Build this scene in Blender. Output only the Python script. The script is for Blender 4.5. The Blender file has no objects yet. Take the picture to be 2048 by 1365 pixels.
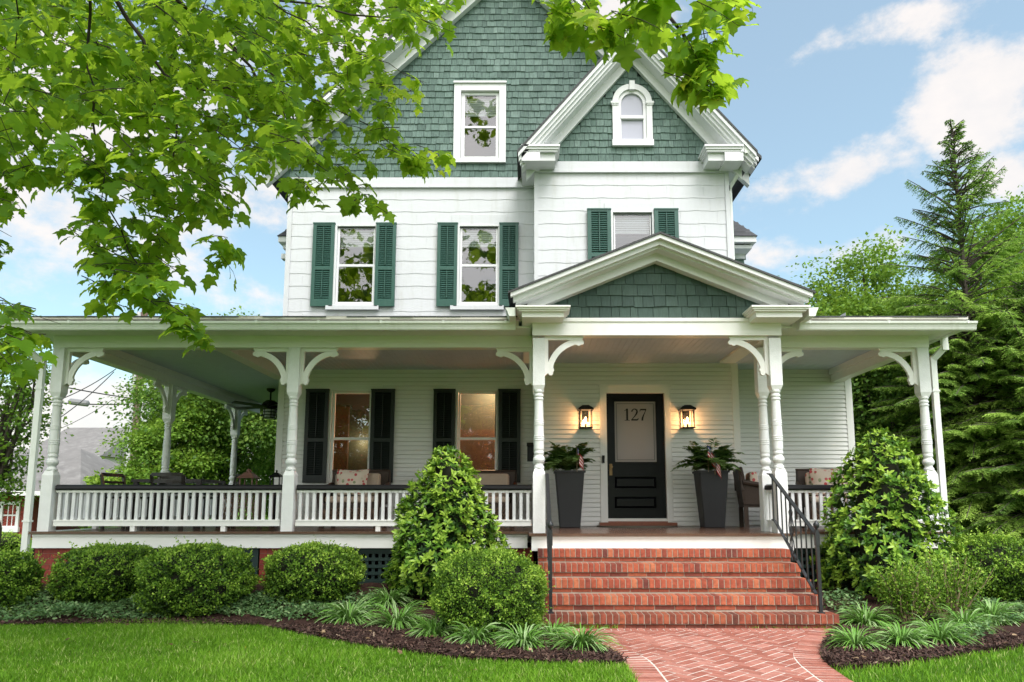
import bpy, math, random
import numpy as np
from mathutils import Vector, Matrix
R = math.radians
random.seed(7); rng = np.random.default_rng(11)
scene = bpy.context.scene
C = bpy.context.collection
PI = math.pi

# ------------------------------------------------------------ camera model
F, CXP, CYP, PIT, H = 1435.0, 1058.0, 814.5, R(7.785), 1.2
def at(x, y, Y):
    """world point at depth Y that the photo shows at pixel (x, y) of 2048 x 1365"""
    a = (CYP - y) / F
    t = Y / (math.cos(PIT) - a * math.sin(PIT))
    return Vector(((x - CXP) / F * t, Y, H + t * (math.sin(PIT) + a * math.cos(PIT))))
def sm(t):
    t = np.clip(t, 0, 1); return t * t * (3 - 2 * t)
def terr(Y):
    return 0.2 * sm((Y - 7.25) / 1.9)
def gnd(x, y):
    """point of the ground seen at pixel (x, y)"""
    lo, hi = 1.0, 60.0
    for _ in range(50):
        m = (lo + hi) / 2
        if at(x, y, m).z > terr(m): lo = m
        else: hi = m
    p = at(x, y, lo); p.z = float(terr(lo)); return p

# ------------------------------------------------------------ materials
def newmat(name):
    m = bpy.data.materials.new(name); m.use_nodes = True
    nt = m.node_tree; b = nt.nodes['Principled BSDF']
    return m, nt, b
def N(nt, typ, **kw):
    n = nt.nodes.new(typ)
    for k, v in kw.items(): setattr(n, k, v)
    return n
def ramp(nt, fac, stops):
    r = N(nt, 'ShaderNodeValToRGB')
    e = r.color_ramp.elements
    while len(e) < len(stops): e.new(0.5)
    for el, (p, c) in zip(e, stops):
        el.position = p; el.color = (*c, 1) if len(c) == 3 else c
    nt.links.new(fac, r.inputs[0]); return r.outputs[0]
def mix(nt, fac, a, b, mode='MIX'):
    n = N(nt, 'ShaderNodeMix', data_type='RGBA', blend_type=mode)
    for i, v in ((0, fac), (6, a), (7, b)):
        if isinstance(v, (int, float)): n.inputs[i].default_value = v
        elif isinstance(v, tuple): n.inputs[i].default_value = (*v, 1) if len(v) == 3 else v
        else: nt.links.new(v, n.inputs[i])
    return n.outputs[2]
def noise(nt, scale, detail=4, coord='Object', stretch=None, rough=0.55):
    tc = N(nt, 'ShaderNodeTexCoord'); n = N(nt, 'ShaderNodeTexNoise')
    n.inputs['Scale'].default_value = scale; n.inputs['Detail'].default_value = detail
    n.inputs['Roughness'].default_value = rough
    if stretch:
        mp = N(nt, 'ShaderNodeMapping'); mp.inputs['Scale'].default_value = stretch
        nt.links.new(tc.outputs[coord], mp.inputs[0]); nt.links.new(mp.outputs[0], n.inputs['Vector'])
    else: nt.links.new(tc.outputs[coord], n.inputs['Vector'])
    return n.outputs[0]
def bump(nt, b, h, strength=0.2, dist=0.01):
    n = N(nt, 'ShaderNodeBump'); n.inputs['Strength'].default_value = strength; n.inputs['Distance'].default_value = dist
    nt.links.new(h, n.inputs['Height']); nt.links.new(n.outputs[0], b.inputs['Normal'])
def paint(name, col, rough=0.5, var=0.12, dirt=None, streak=False, scale=6, bmp=0.1, spec=0.4):
    m, nt, b = newmat(name)
    n1 = noise(nt, scale, 6, stretch=(6, 6, 0.7) if streak else None)
    lo = tuple(c * (1 - var) for c in col)
    c = mix(nt, n1, lo, tuple(min(1, x * (1 + var * .5)) for x in col))
    if dirt:
        n2 = noise(nt, 2.2, 8, stretch=(3, 3, 0.6) if streak else None, rough=0.7)
        f = ramp(nt, n2, [(0.52, (0, 0, 0)), (0.78, (1, 1, 1))])
        fm = N(nt, 'ShaderNodeMath', operation='MULTIPLY'); fm.inputs[1].default_value = dirt[1]
        nt.links.new(f, fm.inputs[0])
        c = mix(nt, fm.outputs[0], c, dirt[0])
    nt.links.new(c, b.inputs['Base Color'])
    b.inputs['Roughness'].default_value = rough; b.inputs['Specular IOR Level'].default_value = spec
    if bmp: bump(nt, b, noise(nt, 60, 5), bmp, 0.004)
    return m
def tinted(name, stops, rough=0.6, nscale=30, nvar=0.25, bmp=0.25, streak=None, spec=0.35):
    """colour picked per brick / shingle by the 'tint' face attribute, with fine grain on top"""
    m, nt, b = newmat(name)
    a = N(nt, 'ShaderNodeAttribute', attribute_name='tint')
    c = ramp(nt, a.outputs['Fac'], stops)
    n = noise(nt, nscale, 6, stretch=streak)
    g = ramp(nt, n, [(0.25, (1 - nvar,) * 3), (0.75, (1 + nvar * .6,) * 3)])
    c = mix(nt, 1.0, c, g, 'MULTIPLY')
    nt.links.new(c, b.inputs['Base Color']); b.inputs['Roughness'].default_value = rough
    b.inputs['Specular IOR Level'].default_value = spec
    if bmp: bump(nt, b, n, bmp, 0.004)
    return m
def foliage(name, stops, trans=(0.35, 0.55, 0.05), tf=0.35, rough=0.45, spec=0.16):
    m, nt, b = newmat(name)
    a = N(nt, 'ShaderNodeAttribute', attribute_name='tint')
    c = ramp(nt, a.outputs['Fac'], stops)
    nt.links.new(c, b.inputs['Base Color']); b.inputs['Roughness'].default_value = rough
    b.inputs['Specular IOR Level'].default_value = spec
    t = N(nt, 'ShaderNodeBsdfTranslucent')
    tc = mix(nt, 0.5, c, trans); nt.links.new(tc, t.inputs[0])
    mx = N(nt, 'ShaderNodeMixShader'); mx.inputs[0].default_value = tf
    nt.links.new(b.outputs[0], mx.inputs[1]); nt.links.new(t.outputs[0], mx.inputs[2])
    nt.links.new(mx.outputs[0], nt.nodes['Material Output'].inputs[0])
    return m
def emit(name, col, s):
    m, nt, b = newmat(name)
    b.inputs['Base Color'].default_value = (*col, 1)
    b.inputs['Emission Color'].default_value = (*col, 1); b.inputs['Emission Strength'].default_value = s
    return m
def glass(name, refl=0.16, tint=(0.75, 0.78, 0.78)):
    m, nt, b = newmat(name)
    tr = N(nt, 'ShaderNodeBsdfTransparent'); tr.inputs[0].default_value = (*tint, 1)
    gl = N(nt, 'ShaderNodeBsdfGlossy'); gl.inputs['Roughness'].default_value = 0.015
    lw = N(nt, 'ShaderNodeLayerWeight'); lw.inputs[0].default_value = 0.35
    ad = N(nt, 'ShaderNodeMath', operation='ADD', use_clamp=True); ad.inputs[1].default_value = refl
    nt.links.new(lw.outputs['Fresnel'], ad.inputs[0])
    # slight waviness of old panes
    bp = N(nt, 'ShaderNodeBump'); bp.inputs['Strength'].default_value = 0.04; bp.inputs['Distance'].default_value = 0.05
    nt.links.new(noise(nt, 3.0, 2), bp.inputs['Height']); nt.links.new(bp.outputs[0], gl.inputs['Normal'])
    mx = N(nt, 'ShaderNodeMixShader')
    nt.links.new(ad.outputs[0], mx.inputs[0]); nt.links.new(tr.outputs[0], mx.inputs[1]); nt.links.new(gl.outputs[0], mx.inputs[2])
    nt.links.new(mx.outputs[0], nt.nodes['Material Output'].inputs[0])
    return m

M = {}
M['siding'] = paint('upper siding', (0.565, 0.57, 0.59), 0.6, 0.05, ((0.43, 0.43, 0.40), 0.65), True, 5, 0.12)
M['trim'] = paint('white trim', (0.68, 0.68, 0.685), 0.45, 0.05, ((0.60, 0.585, 0.54), 0.25), False, 3, 0.06)
M['porch_trim'] = paint('porch trim', (0.82, 0.805, 0.78), 0.45, 0.06, ((0.55, 0.54, 0.48), 0.25), False, 4, 0.10)
M['post'] = paint('old post paint', (0.76, 0.76, 0.755), 0.45, 0.14, ((0.50, 0.50, 0.47), 0.5), False, 9, 0.7)
M['clap'] = paint('lower clapboard', (0.73, 0.715, 0.69), 0.5, 0.05, ((0.60, 0.58, 0.54), 0.25), False, 3, 0.06)
M['gutter'] = paint('gutter enamel', (0.74, 0.75, 0.71), 0.35, 0.06, ((0.42, 0.40, 0.33), 0.4), True, 5, 0.03)
M['drip'] = paint('rusty roof edge', (0.62, 0.58, 0.52), 0.7, 0.15, ((0.16, 0.08, 0.045), 1.0), False, 14, 0.3)
M['ceiling'] = paint('porch ceiling', (0.56, 0.60, 0.72), 0.5, 0.12, ((0.43, 0.46, 0.55), 0.4), False, 7, 0.06)
M['floor'] = paint('porch floor paint', (0.115, 0.062, 0.043), 0.24, 0.25, ((0.17, 0.09, 0.055), 0.6), False, 12, 0.10, 0.5)
M['green_shutter'] = paint('green shutter paint', (0.030, 0.092, 0.072), 0.45, 0.2, ((0.055, 0.12, 0.095), 0.5), True, 8, 0.15)
M['black_shutter'] = paint('black shutter paint', (0.010, 0.014, 0.013), 0.4, 0.2, None, False, 8, 0.1)
M['lattice'] = paint('dark green lattice', (0.022, 0.045, 0.040), 0.5, 0.2, None, False, 8, 0.1)
M['black'] = paint('black paint', (0.008, 0.008, 0.009), 0.4, 0.2, None, False, 8, 0.1, 0.25)
M['iron'] = paint('wrought iron', (0.020, 0.021, 0.023), 0.42, 0.4, ((0.09, 0.09, 0.10), 0.7), False, 30, 0.3, 0.5)
M['door'] = paint('door enamel', (0.006, 0.006, 0.008), 0.25, 0.2, None, False, 4, 0.05, 0.20)
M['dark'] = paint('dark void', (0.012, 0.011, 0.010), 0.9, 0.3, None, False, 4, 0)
M['threshold'] = paint('threshold wood', (0.24, 0.075, 0.04), 0.4, 0.3, None, False, 14, 0.1)
M['roof'] = tinted('asphalt shingles', [(0, (0.045, 0.045, 0.048)), (1, (0.11, 0.11, 0.115))], 0.9, 60, 0.4, 0.4)
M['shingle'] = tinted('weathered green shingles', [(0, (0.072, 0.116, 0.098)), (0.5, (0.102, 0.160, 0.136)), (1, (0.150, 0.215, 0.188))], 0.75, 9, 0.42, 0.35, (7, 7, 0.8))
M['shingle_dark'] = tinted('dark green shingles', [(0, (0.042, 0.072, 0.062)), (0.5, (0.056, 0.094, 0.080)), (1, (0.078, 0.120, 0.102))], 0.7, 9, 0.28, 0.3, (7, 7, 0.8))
M['shingle_back'] = paint('shingle backing', (0.014, 0.024, 0.021), 0.9, 0.2, None, False, 6, 0)
M['brick'] = tinted('step brick', [(0, (0.15, 0.040, 0.030)), (0.3, (0.29, 0.062, 0.036)), (0.7, (0.40, 0.098, 0.048)), (1, (0.48, 0.155, 0.075))], 0.75, 26, 0.38, 0.5)
M['brick_moss'] = tinted('damp lower brick', [(0, (0.13, 0.04, 0.025)), (0.6, (0.26, 0.065, 0.035)), (1, (0.36, 0.11, 0.05))], 0.75, 16, 0.55, 0.5)
M['brick_red'] = tinted('red foundation brick', [(0, (0.20, 0.034, 0.024)), (1, (0.30, 0.055, 0.036))], 0.7, 20, 0.25, 0.4)
M['paver'] = tinted('walk paver', [(0, (0.30, 0.098, 0.068)), (0.5, (0.37, 0.130, 0.092)), (1, (0.45, 0.19, 0.145))], 0.8, 18, 0.28, 0.3)
M['mortar'] = paint('mortar', (0.34, 0.26, 0.20), 0.9, 0.3, ((0.50, 0.43, 0.36), 0.8), False, 14, 0.4)
M['mortar_red'] = paint('red mortar', (0.26, 0.12, 0.09), 0.9, 0.3, None, False, 14, 0.4)
M['grout'] = paint('white walk grout', (0.70, 0.64, 0.57), 0.9, 0.25, ((0.40, 0.30, 0.23), 0.5), False, 7, 0.3)
M['planter'] = paint('charcoal planter', (0.024, 0.024, 0.026), 0.55, 0.15, None, False, 10, 0.08)
M['wicker'] = paint('brown wicker', (0.045, 0.026, 0.017), 0.55, 0.45, None, False, 60, 0.5)
M['cushion'] = paint('beige cushion', (0.42, 0.32, 0.25), 0.9, 0.15, None, False, 30, 0.2)
M['dark_wood'] = paint('dark chair wood', (0.016, 0.012, 0.010), 0.35, 0.3, None, False, 10, 0.1)
M['copper'] = paint('copper patina', (0.17, 0.085, 0.065), 0.4, 0.3, ((0.10, 0.12, 0.10), 0.5), False, 12, 0.1)
M['brass'] = paint('aged brass', (0.30, 0.19, 0.07), 0.35, 0.3, None, False, 20, 0.1)
M['blind'] = paint('white blind', (0.74, 0.76, 0.80), 0.6, 0.03, None, False, 4, 0)
M['frost'] = paint('frosted glass', (0.29, 0.25, 0.24), 0.28, 0.06, None, False, 3, 0, 0.5)
M['room'] = paint('warm room wall', (0.66, 0.25, 0.075), 0.8, 0.05, None, False, 3, 0)
M['room_dark'] = paint('dim room wall', (0.09, 0.082, 0.072), 0.8, 0.1, None, False, 3, 0)
M['picture'] = paint('picture wood', (0.022, 0.016, 0.012), 0.6, 0.3, None, False, 10, 0)
M['glass'] = glass('window glass', 0.13, (0.93, 0.95, 0.95))
M['glass_low'] = glass('porch window glass', 0.12, (0.92, 0.92, 0.90))
M['lamp_glass'] = glass('lantern glass', 0.02, (0.97, 0.95, 0.92))
M['bulb'] = emit('bulb', (1.0, 0.60, 0.26), 12)
M['shade'] = emit('lamp shade', (1.0, 0.62, 0.30), 6)
M['mat'] = paint('door mat', (0.13, 0.12, 0.095), 0.95, 0.5, None, False, 50, 0.5)
M['bark'] = paint('bark', (0.085, 0.068, 0.055), 0.9, 0.4, ((0.17, 0.15, 0.12), 0.5), True, 12, 0.8)
M['bark_dark'] = paint('twig bark', (0.045, 0.034, 0.027), 0.9, 0.4, None, False, 20, 0.5)
M['bark_light'] = paint('light stem bark', (0.30, 0.22, 0.13), 0.8, 0.25, None, False, 20, 0.4)
M['steel'] = paint('galvanised steel', (0.20, 0.20, 0.20), 0.5, 0.3, None, False, 20, 0.2)
M['wire'] = paint('cable', (0.02, 0.02, 0.02), 0.6, 0.2, None, False, 20, 0)
M['pole'] = paint('pole wood', (0.17, 0.11, 0.09), 0.9, 0.35, None, True, 10, 0.5)
M['pvc'] = paint('grey conduit', (0.48, 0.48, 0.48), 0.5, 0.1, None, False, 10, 0)
M['far_roof'] = paint('weathered grey roof', (0.19, 0.178, 0.168), 0.9, 0.4, ((0.31, 0.295, 0.28), 0.8), False, 2.6, 0.3)
M['far_wall'] = paint('pale pink siding', (0.62, 0.52, 0.50), 0.8, 0.06, None, False, 3, 0)
M['ivy'] = foliage('vinca', [(0, (0.035, 0.085, 0.03)), (0.6, (0.12, 0.22, 0.08)), (1, (0.32, 0.43, 0.20))], tf=0.2)
M['box'] = foliage('boxwood leaves', [(0, (0.014, 0.034, 0.012)), (0.35, (0.055, 0.120, 0.018)), (0.7, (0.17, 0.31, 0.030)), (1, (0.40, 0.56, 0.08))], (0.25, 0.42, 0.03), 0.25, 0.4)
M['laurel'] = foliage('laurel leaves', [(0, (0.011, 0.024, 0.012)), (0.35, (0.030, 0.075, 0.018)), (0.7, (0.12, 0.26, 0.028)), (1, (0.33, 0.48, 0.06))], (0.25, 0.42, 0.03), 0.22, 0.32, 0.22)
M['liriope'] = foliage('liriope blades', [(0, (0.06, 0.135, 0.025)), (0.5, (0.155, 0.34, 0.05)), (1, (0.48, 0.60, 0.32))], (0.3, 0.45, 0.1), 0.25, 0.4)
M['fern'] = foliage('fern fronds', [(0, (0.055, 0.12, 0.03)), (1, (0.27, 0.41, 0.12))], (0.15, 0.3, 0.03), 0.25)
M['syc'] = foliage('sycamore leaves', [(0, (0.06, 0.13, 0.024)), (0.5, (0.115, 0.24, 0.025)), (0.85, (0.21, 0.38, 0.03)), (1, (0.52, 0.58, 0.05))], (0.72, 0.95, 0.05), 0.62, 0.4, 0.15)
M['tree_a'] = foliage('light tree leaves', [(0, (0.07, 0.15, 0.024)), (0.5, (0.17, 0.31, 0.037)), (1, (0.37, 0.50, 0.085))], (0.35, 0.5, 0.04), 0.35)
M['tree_b'] = foliage('dark tree leaves', [(0, (0.034, 0.085, 0.020)), (0.5, (0.115, 0.22, 0.036)), (1, (0.32, 0.45, 0.085))], (0.28, 0.45, 0.04), 0.3)
M['conifer'] = foliage('arborvitae sprays', [(0, (0.035, 0.080, 0.026)), (0.5, (0.130, 0.235, 0.052)), (1, (0.37, 0.53, 0.10))], (0.25, 0.45, 0.05), 0.34)
M['grass'] = foliage('grass blades', [(0, (0.062, 0.148, 0.014)), (0.5, (0.138, 0.305, 0.020)), (0.85, (0.23, 0.41, 0.035)), (1, (0.46, 0.52, 0.18))], (0.3, 0.5, 0.03), 0.3, 0.5, 0.10)
M['chip'] = tinted('mulch chips', [(0, (0.026, 0.013, 0.010)), (0.6, (0.078, 0.039, 0.029)), (0.95, (0.14, 0.078, 0.058)), (1, (0.30, 0.22, 0.15))], 0.85, 40, 0.3, 0.2)
def ground_mat(name, a, b_, s1, s2, bd):
    m, nt, b = newmat(name)
    c = mix(nt, ramp(nt, noise(nt, s1, 8, rough=.65), [(0.3, (0, 0, 0)), (0.7, (1, 1, 1))]), a, b_)
    nt.links.new(c, b.inputs['Base Color']); b.inputs['Roughness'].default_value = 0.95
    b.inputs['Specular IOR Level'].default_value = 0.15
    bump(nt, b, noise(nt, s2, 8, rough=.7), 0.9, bd); return m
M['lawn'] = ground_mat('lawn turf', (0.055, 0.135, 0.012), (0.100, 0.215, 0.02), 1.3, 90, 0.03)
M['mulch'] = ground_mat('mulch', (0.030, 0.015, 0.012), (0.080, 0.040, 0.030), 22, 45, 0.03)

# ------------------------------------------------------------ object helpers
BASE = {}
def tag(o, label, cat, group=None, kind=None):
    o['label'] = label
    if cat: o['category'] = cat
    if group: o['group'] = group
    if kind: o['kind'] = kind
    return o
def empty(name, loc, label, cat, group=None):
    o = bpy.data.objects.new(name, None); C.objects.link(o)
    o.location = loc; o.empty_display_size = 0.1
    BASE[o.name] = Vector(loc); tag(o, label, cat, group); return o
def link(name, me, mat, parent=None, loc=None):
    o = bpy.data.objects.new(name, me); C.objects.link(o)
    if mat is not None: me.materials.append(mat if not isinstance(mat, str) else M[mat])
    if parent is not None:
        o.parent = parent; BASE[o.name] = BASE[parent.name]
    if loc is not None: o.location = loc
    return o
def children(o): return list(o.children)
def copy_tree(o, parent=None, nm=None):
    c = o.copy(); C.objects.link(c)
    if parent is not None: c.parent = parent
    BASE[c.name] = BASE.get(o.name, Vector((0, 0, 0)))
    for ch in list(o.children): copy_tree(ch, c)
    return c

class MB:
    """collects shapes in world coordinates and links them as one mesh object"""
    def __init__(s): s.v = []; s.f = []; s.t = []
    def add(s, vs, fs, t=0.5):
        n = len(s.v); s.v += [tuple(v) for v in vs]
        s.f += [tuple(i + n for i in f) for f in fs]; s.t += [t] * len(fs)
    def quad(s, a, b, c, d, t=0.5): s.add([a, b, c, d], [(0, 1, 2, 3)], t)
    def box(s, x0, x1, y0, y1, z0, z1, t=0.5):
        s.add([(x0, y0, z0), (x1, y0, z0), (x1, y1, z0), (x0, y1, z0), (x0, y0, z1), (x1, y0, z1), (x1, y1, z1), (x0, y1, z1)],
              [(0, 3, 2, 1), (4, 5, 6, 7), (0, 1, 5, 4), (1, 2, 6, 5), (2, 3, 7, 6), (3, 0, 4, 7)], t)
    def obox(s, c, u, v, w, t=0.5):
        """oriented box: centre c, half-axis vectors u, v, w"""
        c, u, v, w = map(Vector, (c, u, v, w))
        p = [c + a * u + b * v + d * w for d in (-1, 1) for (a, b) in ((-1, -1), (1, -1), (1, 1), (-1, 1))]
        s.add(p, [(0, 3, 2, 1), (4, 5, 6, 7), (0, 1, 5, 4), (1, 2, 6, 5), (2, 3, 7, 6), (3, 0, 4, 7)], t)
    def bar(s, a, b, w, h, up=(0, 0, 1), t=0.5):
        a, b = Vector(a), Vector(b); d = (b - a)
        up = Vector(up); side = d.cross(up)
        if side.length < 1e-6: side = d.cross(Vector((1, 0, 0)))
        side.normalize(); u2 = side.cross(d).normalized()
        s.obox((a + b) / 2, d / 2, side * w / 2, u2 * h / 2, t)
    def prism(s, poly, y0, y1, axis='Y', t=0.5):
        """poly of (x, z) extruded from y0 to y1 (axis Y) or poly of (y, z) extruded in x (axis X) or (x, y) in z"""
        n = len(poly)
        mk = {'Y': lambda p, e: (p[0], e, p[1]), 'X': lambda p, e: (e, p[0], p[1]), 'Z': lambda p, e: (p[0], p[1], e)}[axis]
        vs = [mk(p, y0) for p in poly] + [mk(p, y1) for p in poly]
        fs = [tuple(range(n)), tuple(range(2 * n - 1, n - 1, -1))] + [(i, i + n, (i + 1) % n + n, (i + 1) % n) for i in range(n)]
        s.add(vs, fs, t)
    def tube(s, pts, r, n=6, t=0.5):
        pts = [Vector(p) for p in pts]; rs = r if isinstance(r, (list, tuple)) else [r] * len(pts)
        vs = []
        for i, p in enumerate(pts):
            d = (pts[min(i + 1, len(pts) - 1)] - pts[max(i - 1, 0)]).normalized()
            a = Vector((0, 0, 1)) if abs(d.z) < .9 else Vector((1, 0, 0))
            u = d.cross(a).normalized(); w = u.cross(d)
            for k in range(n):
                an = 2 * PI * k / n
                vs.append(p + (u * math.cos(an) + w * math.sin(an)) * rs[i])
        fs = []
        for i in range(len(pts) - 1):
            for k in range(n):
                fs.append((i * n + k, i * n + (k + 1) % n, (i + 1) * n + (k + 1) % n, (i + 1) * n + k))
        fs.append(tuple(range(n))); fs.append(tuple(range(len(pts) * n - 1, len(pts) * n - 1 - n, -1)))
        s.add(vs, fs, t)
    def lathe(s, cx, cy, prof, n=20, t=0.5):
        vs = []; fs = []
        for (r, z) in prof:
            for k in range(n): vs.append((cx + r * math.cos(2 * PI * k / n), cy + r * math.sin(2 * PI * k / n), z))
        for i in range(len(prof) - 1):
            for k in range(n): fs.append((i * n + k, i * n + (k + 1) % n, (i + 1) * n + (k + 1) % n, (i + 1) * n + k))
        fs.append(tuple(range(n - 1, -1, -1))); fs.append(tuple(range((len(prof) - 1) * n, len(prof) * n)))
        s.add(vs, fs, t)
    def frustum(s, cx, cy, z0, z1, a0, b0, a1, b1, t=0.5):
        vs = [(cx - a0, cy - b0, z0), (cx + a0, cy - b0, z0), (cx + a0, cy + b0, z0), (cx - a0, cy + b0, z0),
              (cx - a1, cy - b1, z1), (cx + a1, cy - b1, z1), (cx + a1, cy + b1, z1), (cx - a1, cy + b1, z1)]
        s.add(vs, [(0, 3, 2, 1), (4, 5, 6, 7), (0, 1, 5, 4), (1, 2, 6, 5), (2, 3, 7, 6), (3, 0, 4, 7)], t)
    def holed(s, x0, x1, z0, z1, y, holes, t=0.5):
        """flat wall in the plane y with rectangular holes (hx0, hx1, hz0, hz1)"""
        xs = sorted({x0, x1, *[min(max(h[i], x0), x1) for h in holes for i in (0, 1)]})
        zs = sorted({z0, z1, *[min(max(h[i], z0), z1) for h in holes for i in (2, 3)]})
        for i in range(len(xs) - 1):
            for j in range(len(zs) - 1):
                cx, cz = (xs[i] + xs[i + 1]) / 2, (zs[j] + zs[j + 1]) / 2
                if any(h[0] < cx < h[1] and h[2] < cz < h[3] for h in holes): continue
                s.quad((xs[i], y, zs[j]), (xs[i + 1], y, zs[j]), (xs[i + 1], y, zs[j + 1]), (xs[i], y, zs[j + 1]), t)
    def build(s, name, mat, parent=None, loc=None, smooth=False, bevel=0):
        """loc: shapes are already local to loc; otherwise they are in world space"""
        me = bpy.data.meshes.new(name)
        if parent is not None and loc is None: off = BASE[parent.name]
        elif parent is None and loc is None:
            a = np.array(s.v); off = Vector(((a[:, 0].min() + a[:, 0].max()) / 2, (a[:, 1].min() + a[:, 1].max()) / 2, a[:, 2].min()))
        else: off = Vector((0, 0, 0))
        me.from_pydata([(v[0] - off.x, v[1] - off.y, v[2] - off.z) for v in s.v], [], s.f)
        at_ = me.attributes.new('tint', 'FLOAT', 'FACE'); at_.data.foreach_set('value', np.array(s.t, dtype=np.float32))
        if smooth: me.polygons.foreach_set('use_smooth', [True] * len(me.polygons))
        me.update()
        o = link(name, me, mat, parent)
        if loc is not None: o.location = Vector(loc) - (BASE[parent.name] if parent is not None else Vector((0, 0, 0)))
        elif parent is None: o.location = off; BASE[o.name] = off
        if bevel:
            bm = o.modifiers.new('bevel', 'BEVEL'); bm.width = bevel; bm.segments = 2; bm.limit_method = 'ANGLE'
        return o

def np_mesh(name, mat, verts, faces, tint, parent=None, smooth=False, base=None):
    """verts (N,3), faces (M,k) int array, tint (M,)"""
    verts = np.asarray(verts, dtype=np.float64).reshape(-1, 3)
    me = bpy.data.meshes.new(name)
    if parent is not None: off = np.array(BASE[parent.name])
    elif base is not None: off = np.array(base, dtype=float)
    else: off = np.array([verts[:, 0].mean(), verts[:, 1].mean(), verts[:, 2].min()])
    v = (verts - off).astype(np.float32)
    k = faces.shape[1]; m = len(faces)
    me.vertices.add(len(v)); me.vertices.foreach_set('co', v.ravel())
    me.loops.add(m * k); me.loops.foreach_set('vertex_index', faces.astype(np.int32).ravel())
    me.polygons.add(m); me.polygons.foreach_set('loop_start', np.arange(0, m * k, k, dtype=np.int32))
    a = me.attributes.new('tint', 'FLOAT', 'FACE'); a.data.foreach_set('value', np.asarray(tint, dtype=np.float32))
    me.update(calc_edges=True); me.validate()
    if smooth: me.polygons.foreach_set('use_smooth', np.ones(m, dtype=bool))
    o = link(name, me, mat, parent)
    if parent is None: o.location = off; BASE[o.name] = Vector(off)
    return o
def frames(fwd, nrm):
    """rotation matrices whose y axis is fwd and z axis close to nrm"""
    f = fwd / (np.linalg.norm(fwd, axis=1, keepdims=True) + 1e-9)
    x = np.cross(f, nrm); x /= (np.linalg.norm(x, axis=1, keepdims=True) + 1e-9)
    z = np.cross(x, f)
    return np.stack([x, f, z], axis=2)
def scatter(tv, tf, pos, Rm, sc):
    """instances of a template baked into arrays"""
    tv = np.asarray(tv, float); tf = np.asarray(tf, int)
    sc = np.asarray(sc, float)
    if sc.ndim == 1: sc = sc[:, None]
    v = np.einsum('nij,nkj->nki', Rm, tv[None] * sc[:, None, :]) + pos[:, None, :]
    f = tf[None] + (np.arange(len(pos)) * len(tv))[:, None, None]
    return v.reshape(-1, 3), f.reshape(-1, tf.shape[1])
def unit(n): 
    v = rng.normal(size=(n, 3)); return v / np.linalg.norm(v, axis=1, keepdims=True)
DIAMOND = ([(0, 0, 0), (.34, .5, .06), (0, 1, -.05), (-.34, .5, .06)], [(0, 1, 2), (0, 2, 3)])
ELLIP = ([(0, 0, 0), (.19, .3, .05), (.17, .68, .03), (0, 1, -.10), (-.17, .68, .03), (-.19, .3, .05), (0, .5, 0)],
         [(0, 1, 6), (1, 2, 6), (2, 3, 6), (3, 4, 6), (4, 5, 6), (5, 0, 6)])
_h = [(.16, -.12, .02), (.40, -.06, .03), (.50, .06, .0), (.36, .20, .06), (.50, .30, .05), (.66, .52, -.04), (.44, .50, .05), (.27, .58, .06), (.26, .74, .02), (.12, .84, .03)]
_v = [(0, 0, 0), (0, .35, -.02), (0, .70, -.04), (0, 1.02, -.14)] + _h + [(-x, y, z) for x, y, z in _h]
def _half(o):
    h = [o + i for i in range(10)]
    return [(0, h[0], h[1]), (0, h[1], h[2]), (0, h[2], h[3]), (0, h[3], 1), (1, h[3], h[4]), (1, h[4], h[5]), (1, h[5], h[6]), (1, h[6], h[7]), (1, h[7], 2), (2, h[7], h[8]), (2, h[8], h[9]), (2, h[9], 3)]
PLANE = (_v, _half(4) + [(a, c, b) for a, b, c in _half(14)])
# ============================================================ THE HOUSE
YL, YB, YM, YP = 11.95, 11.40, 9.30, 8.75      # left wall, bay and door wall, porch post line, portico posts
FZ, CZ, BZ = 0.87, 3.47, 3.25                  # porch floor, porch ceiling, underside of the porch beams
XL = at(573, 520, YL).x; B0 = at(1070, 450, YB).x; B1 = at(1459, 450, YB).x
XR = 5.42; DR = at(1480, 900, YB).x            # right end of recessed wall, right end of door wall
PX0, PX1 = -6.17, 5.17                         # corner posts
house = empty('victorian_house', (0, YL, 0), 'white two-and-a-half-storey Victorian house with green shingled gables and a wraparound porch', 'house')
def rp(x0, y0, x1, y1, Y):
    """pixel rectangle on the plane Y -> X0, X1, Z0, Z1"""
    ym, xm = (y0 + y1) / 2, (x0 + x1) / 2
    return at(x0, ym, Y).x, at(x1, ym, Y).x, at(xm, y1, Y).z, at(xm, y0, Y).z

def rows(z0, z1, e):
    n = max(1, round((z1 - z0) / e)); return [(z0 + (z1 - z0) * i / n, z0 + (z1 - z0) * (i + 1) / n) for i in range(n)]
def cut(x0, x1, za, zb, holes):
    segs = [(x0, x1)]
    for h in holes:
        if min(zb, h[3]) - max(za, h[2]) > 0.3 * (zb - za):
            ns = []
            for a, b in segs:
                if h[1] <= a or h[0] >= b: ns.append((a, b)); continue
                if h[0] > a: ns.append((a, h[0]))
                if h[1] < b: ns.append((h[1], b))
            segs = ns
    return segs
def clapboards(mb, x0, x1, z0, z1, y, e, holes, th=0.024):
    for za, zb in rows(z0, z1, e):
        g_ = .012
        for a, b in cut(x0, x1, za, zb, holes):
            mb.quad((a, y - th, za + g_), (b, y - th, za + g_), (b, y - th * .55, zb), (a, y - th * .55, zb))
            mb.quad((a, y, za + g_), (b, y, za + g_), (b, y - th, za + g_), (a, y - th, za + g_)); mb.quad((a, y - th * .55, zb), (b, y - th * .55, zb), (b, y, zb), (a, y, zb))
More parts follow.
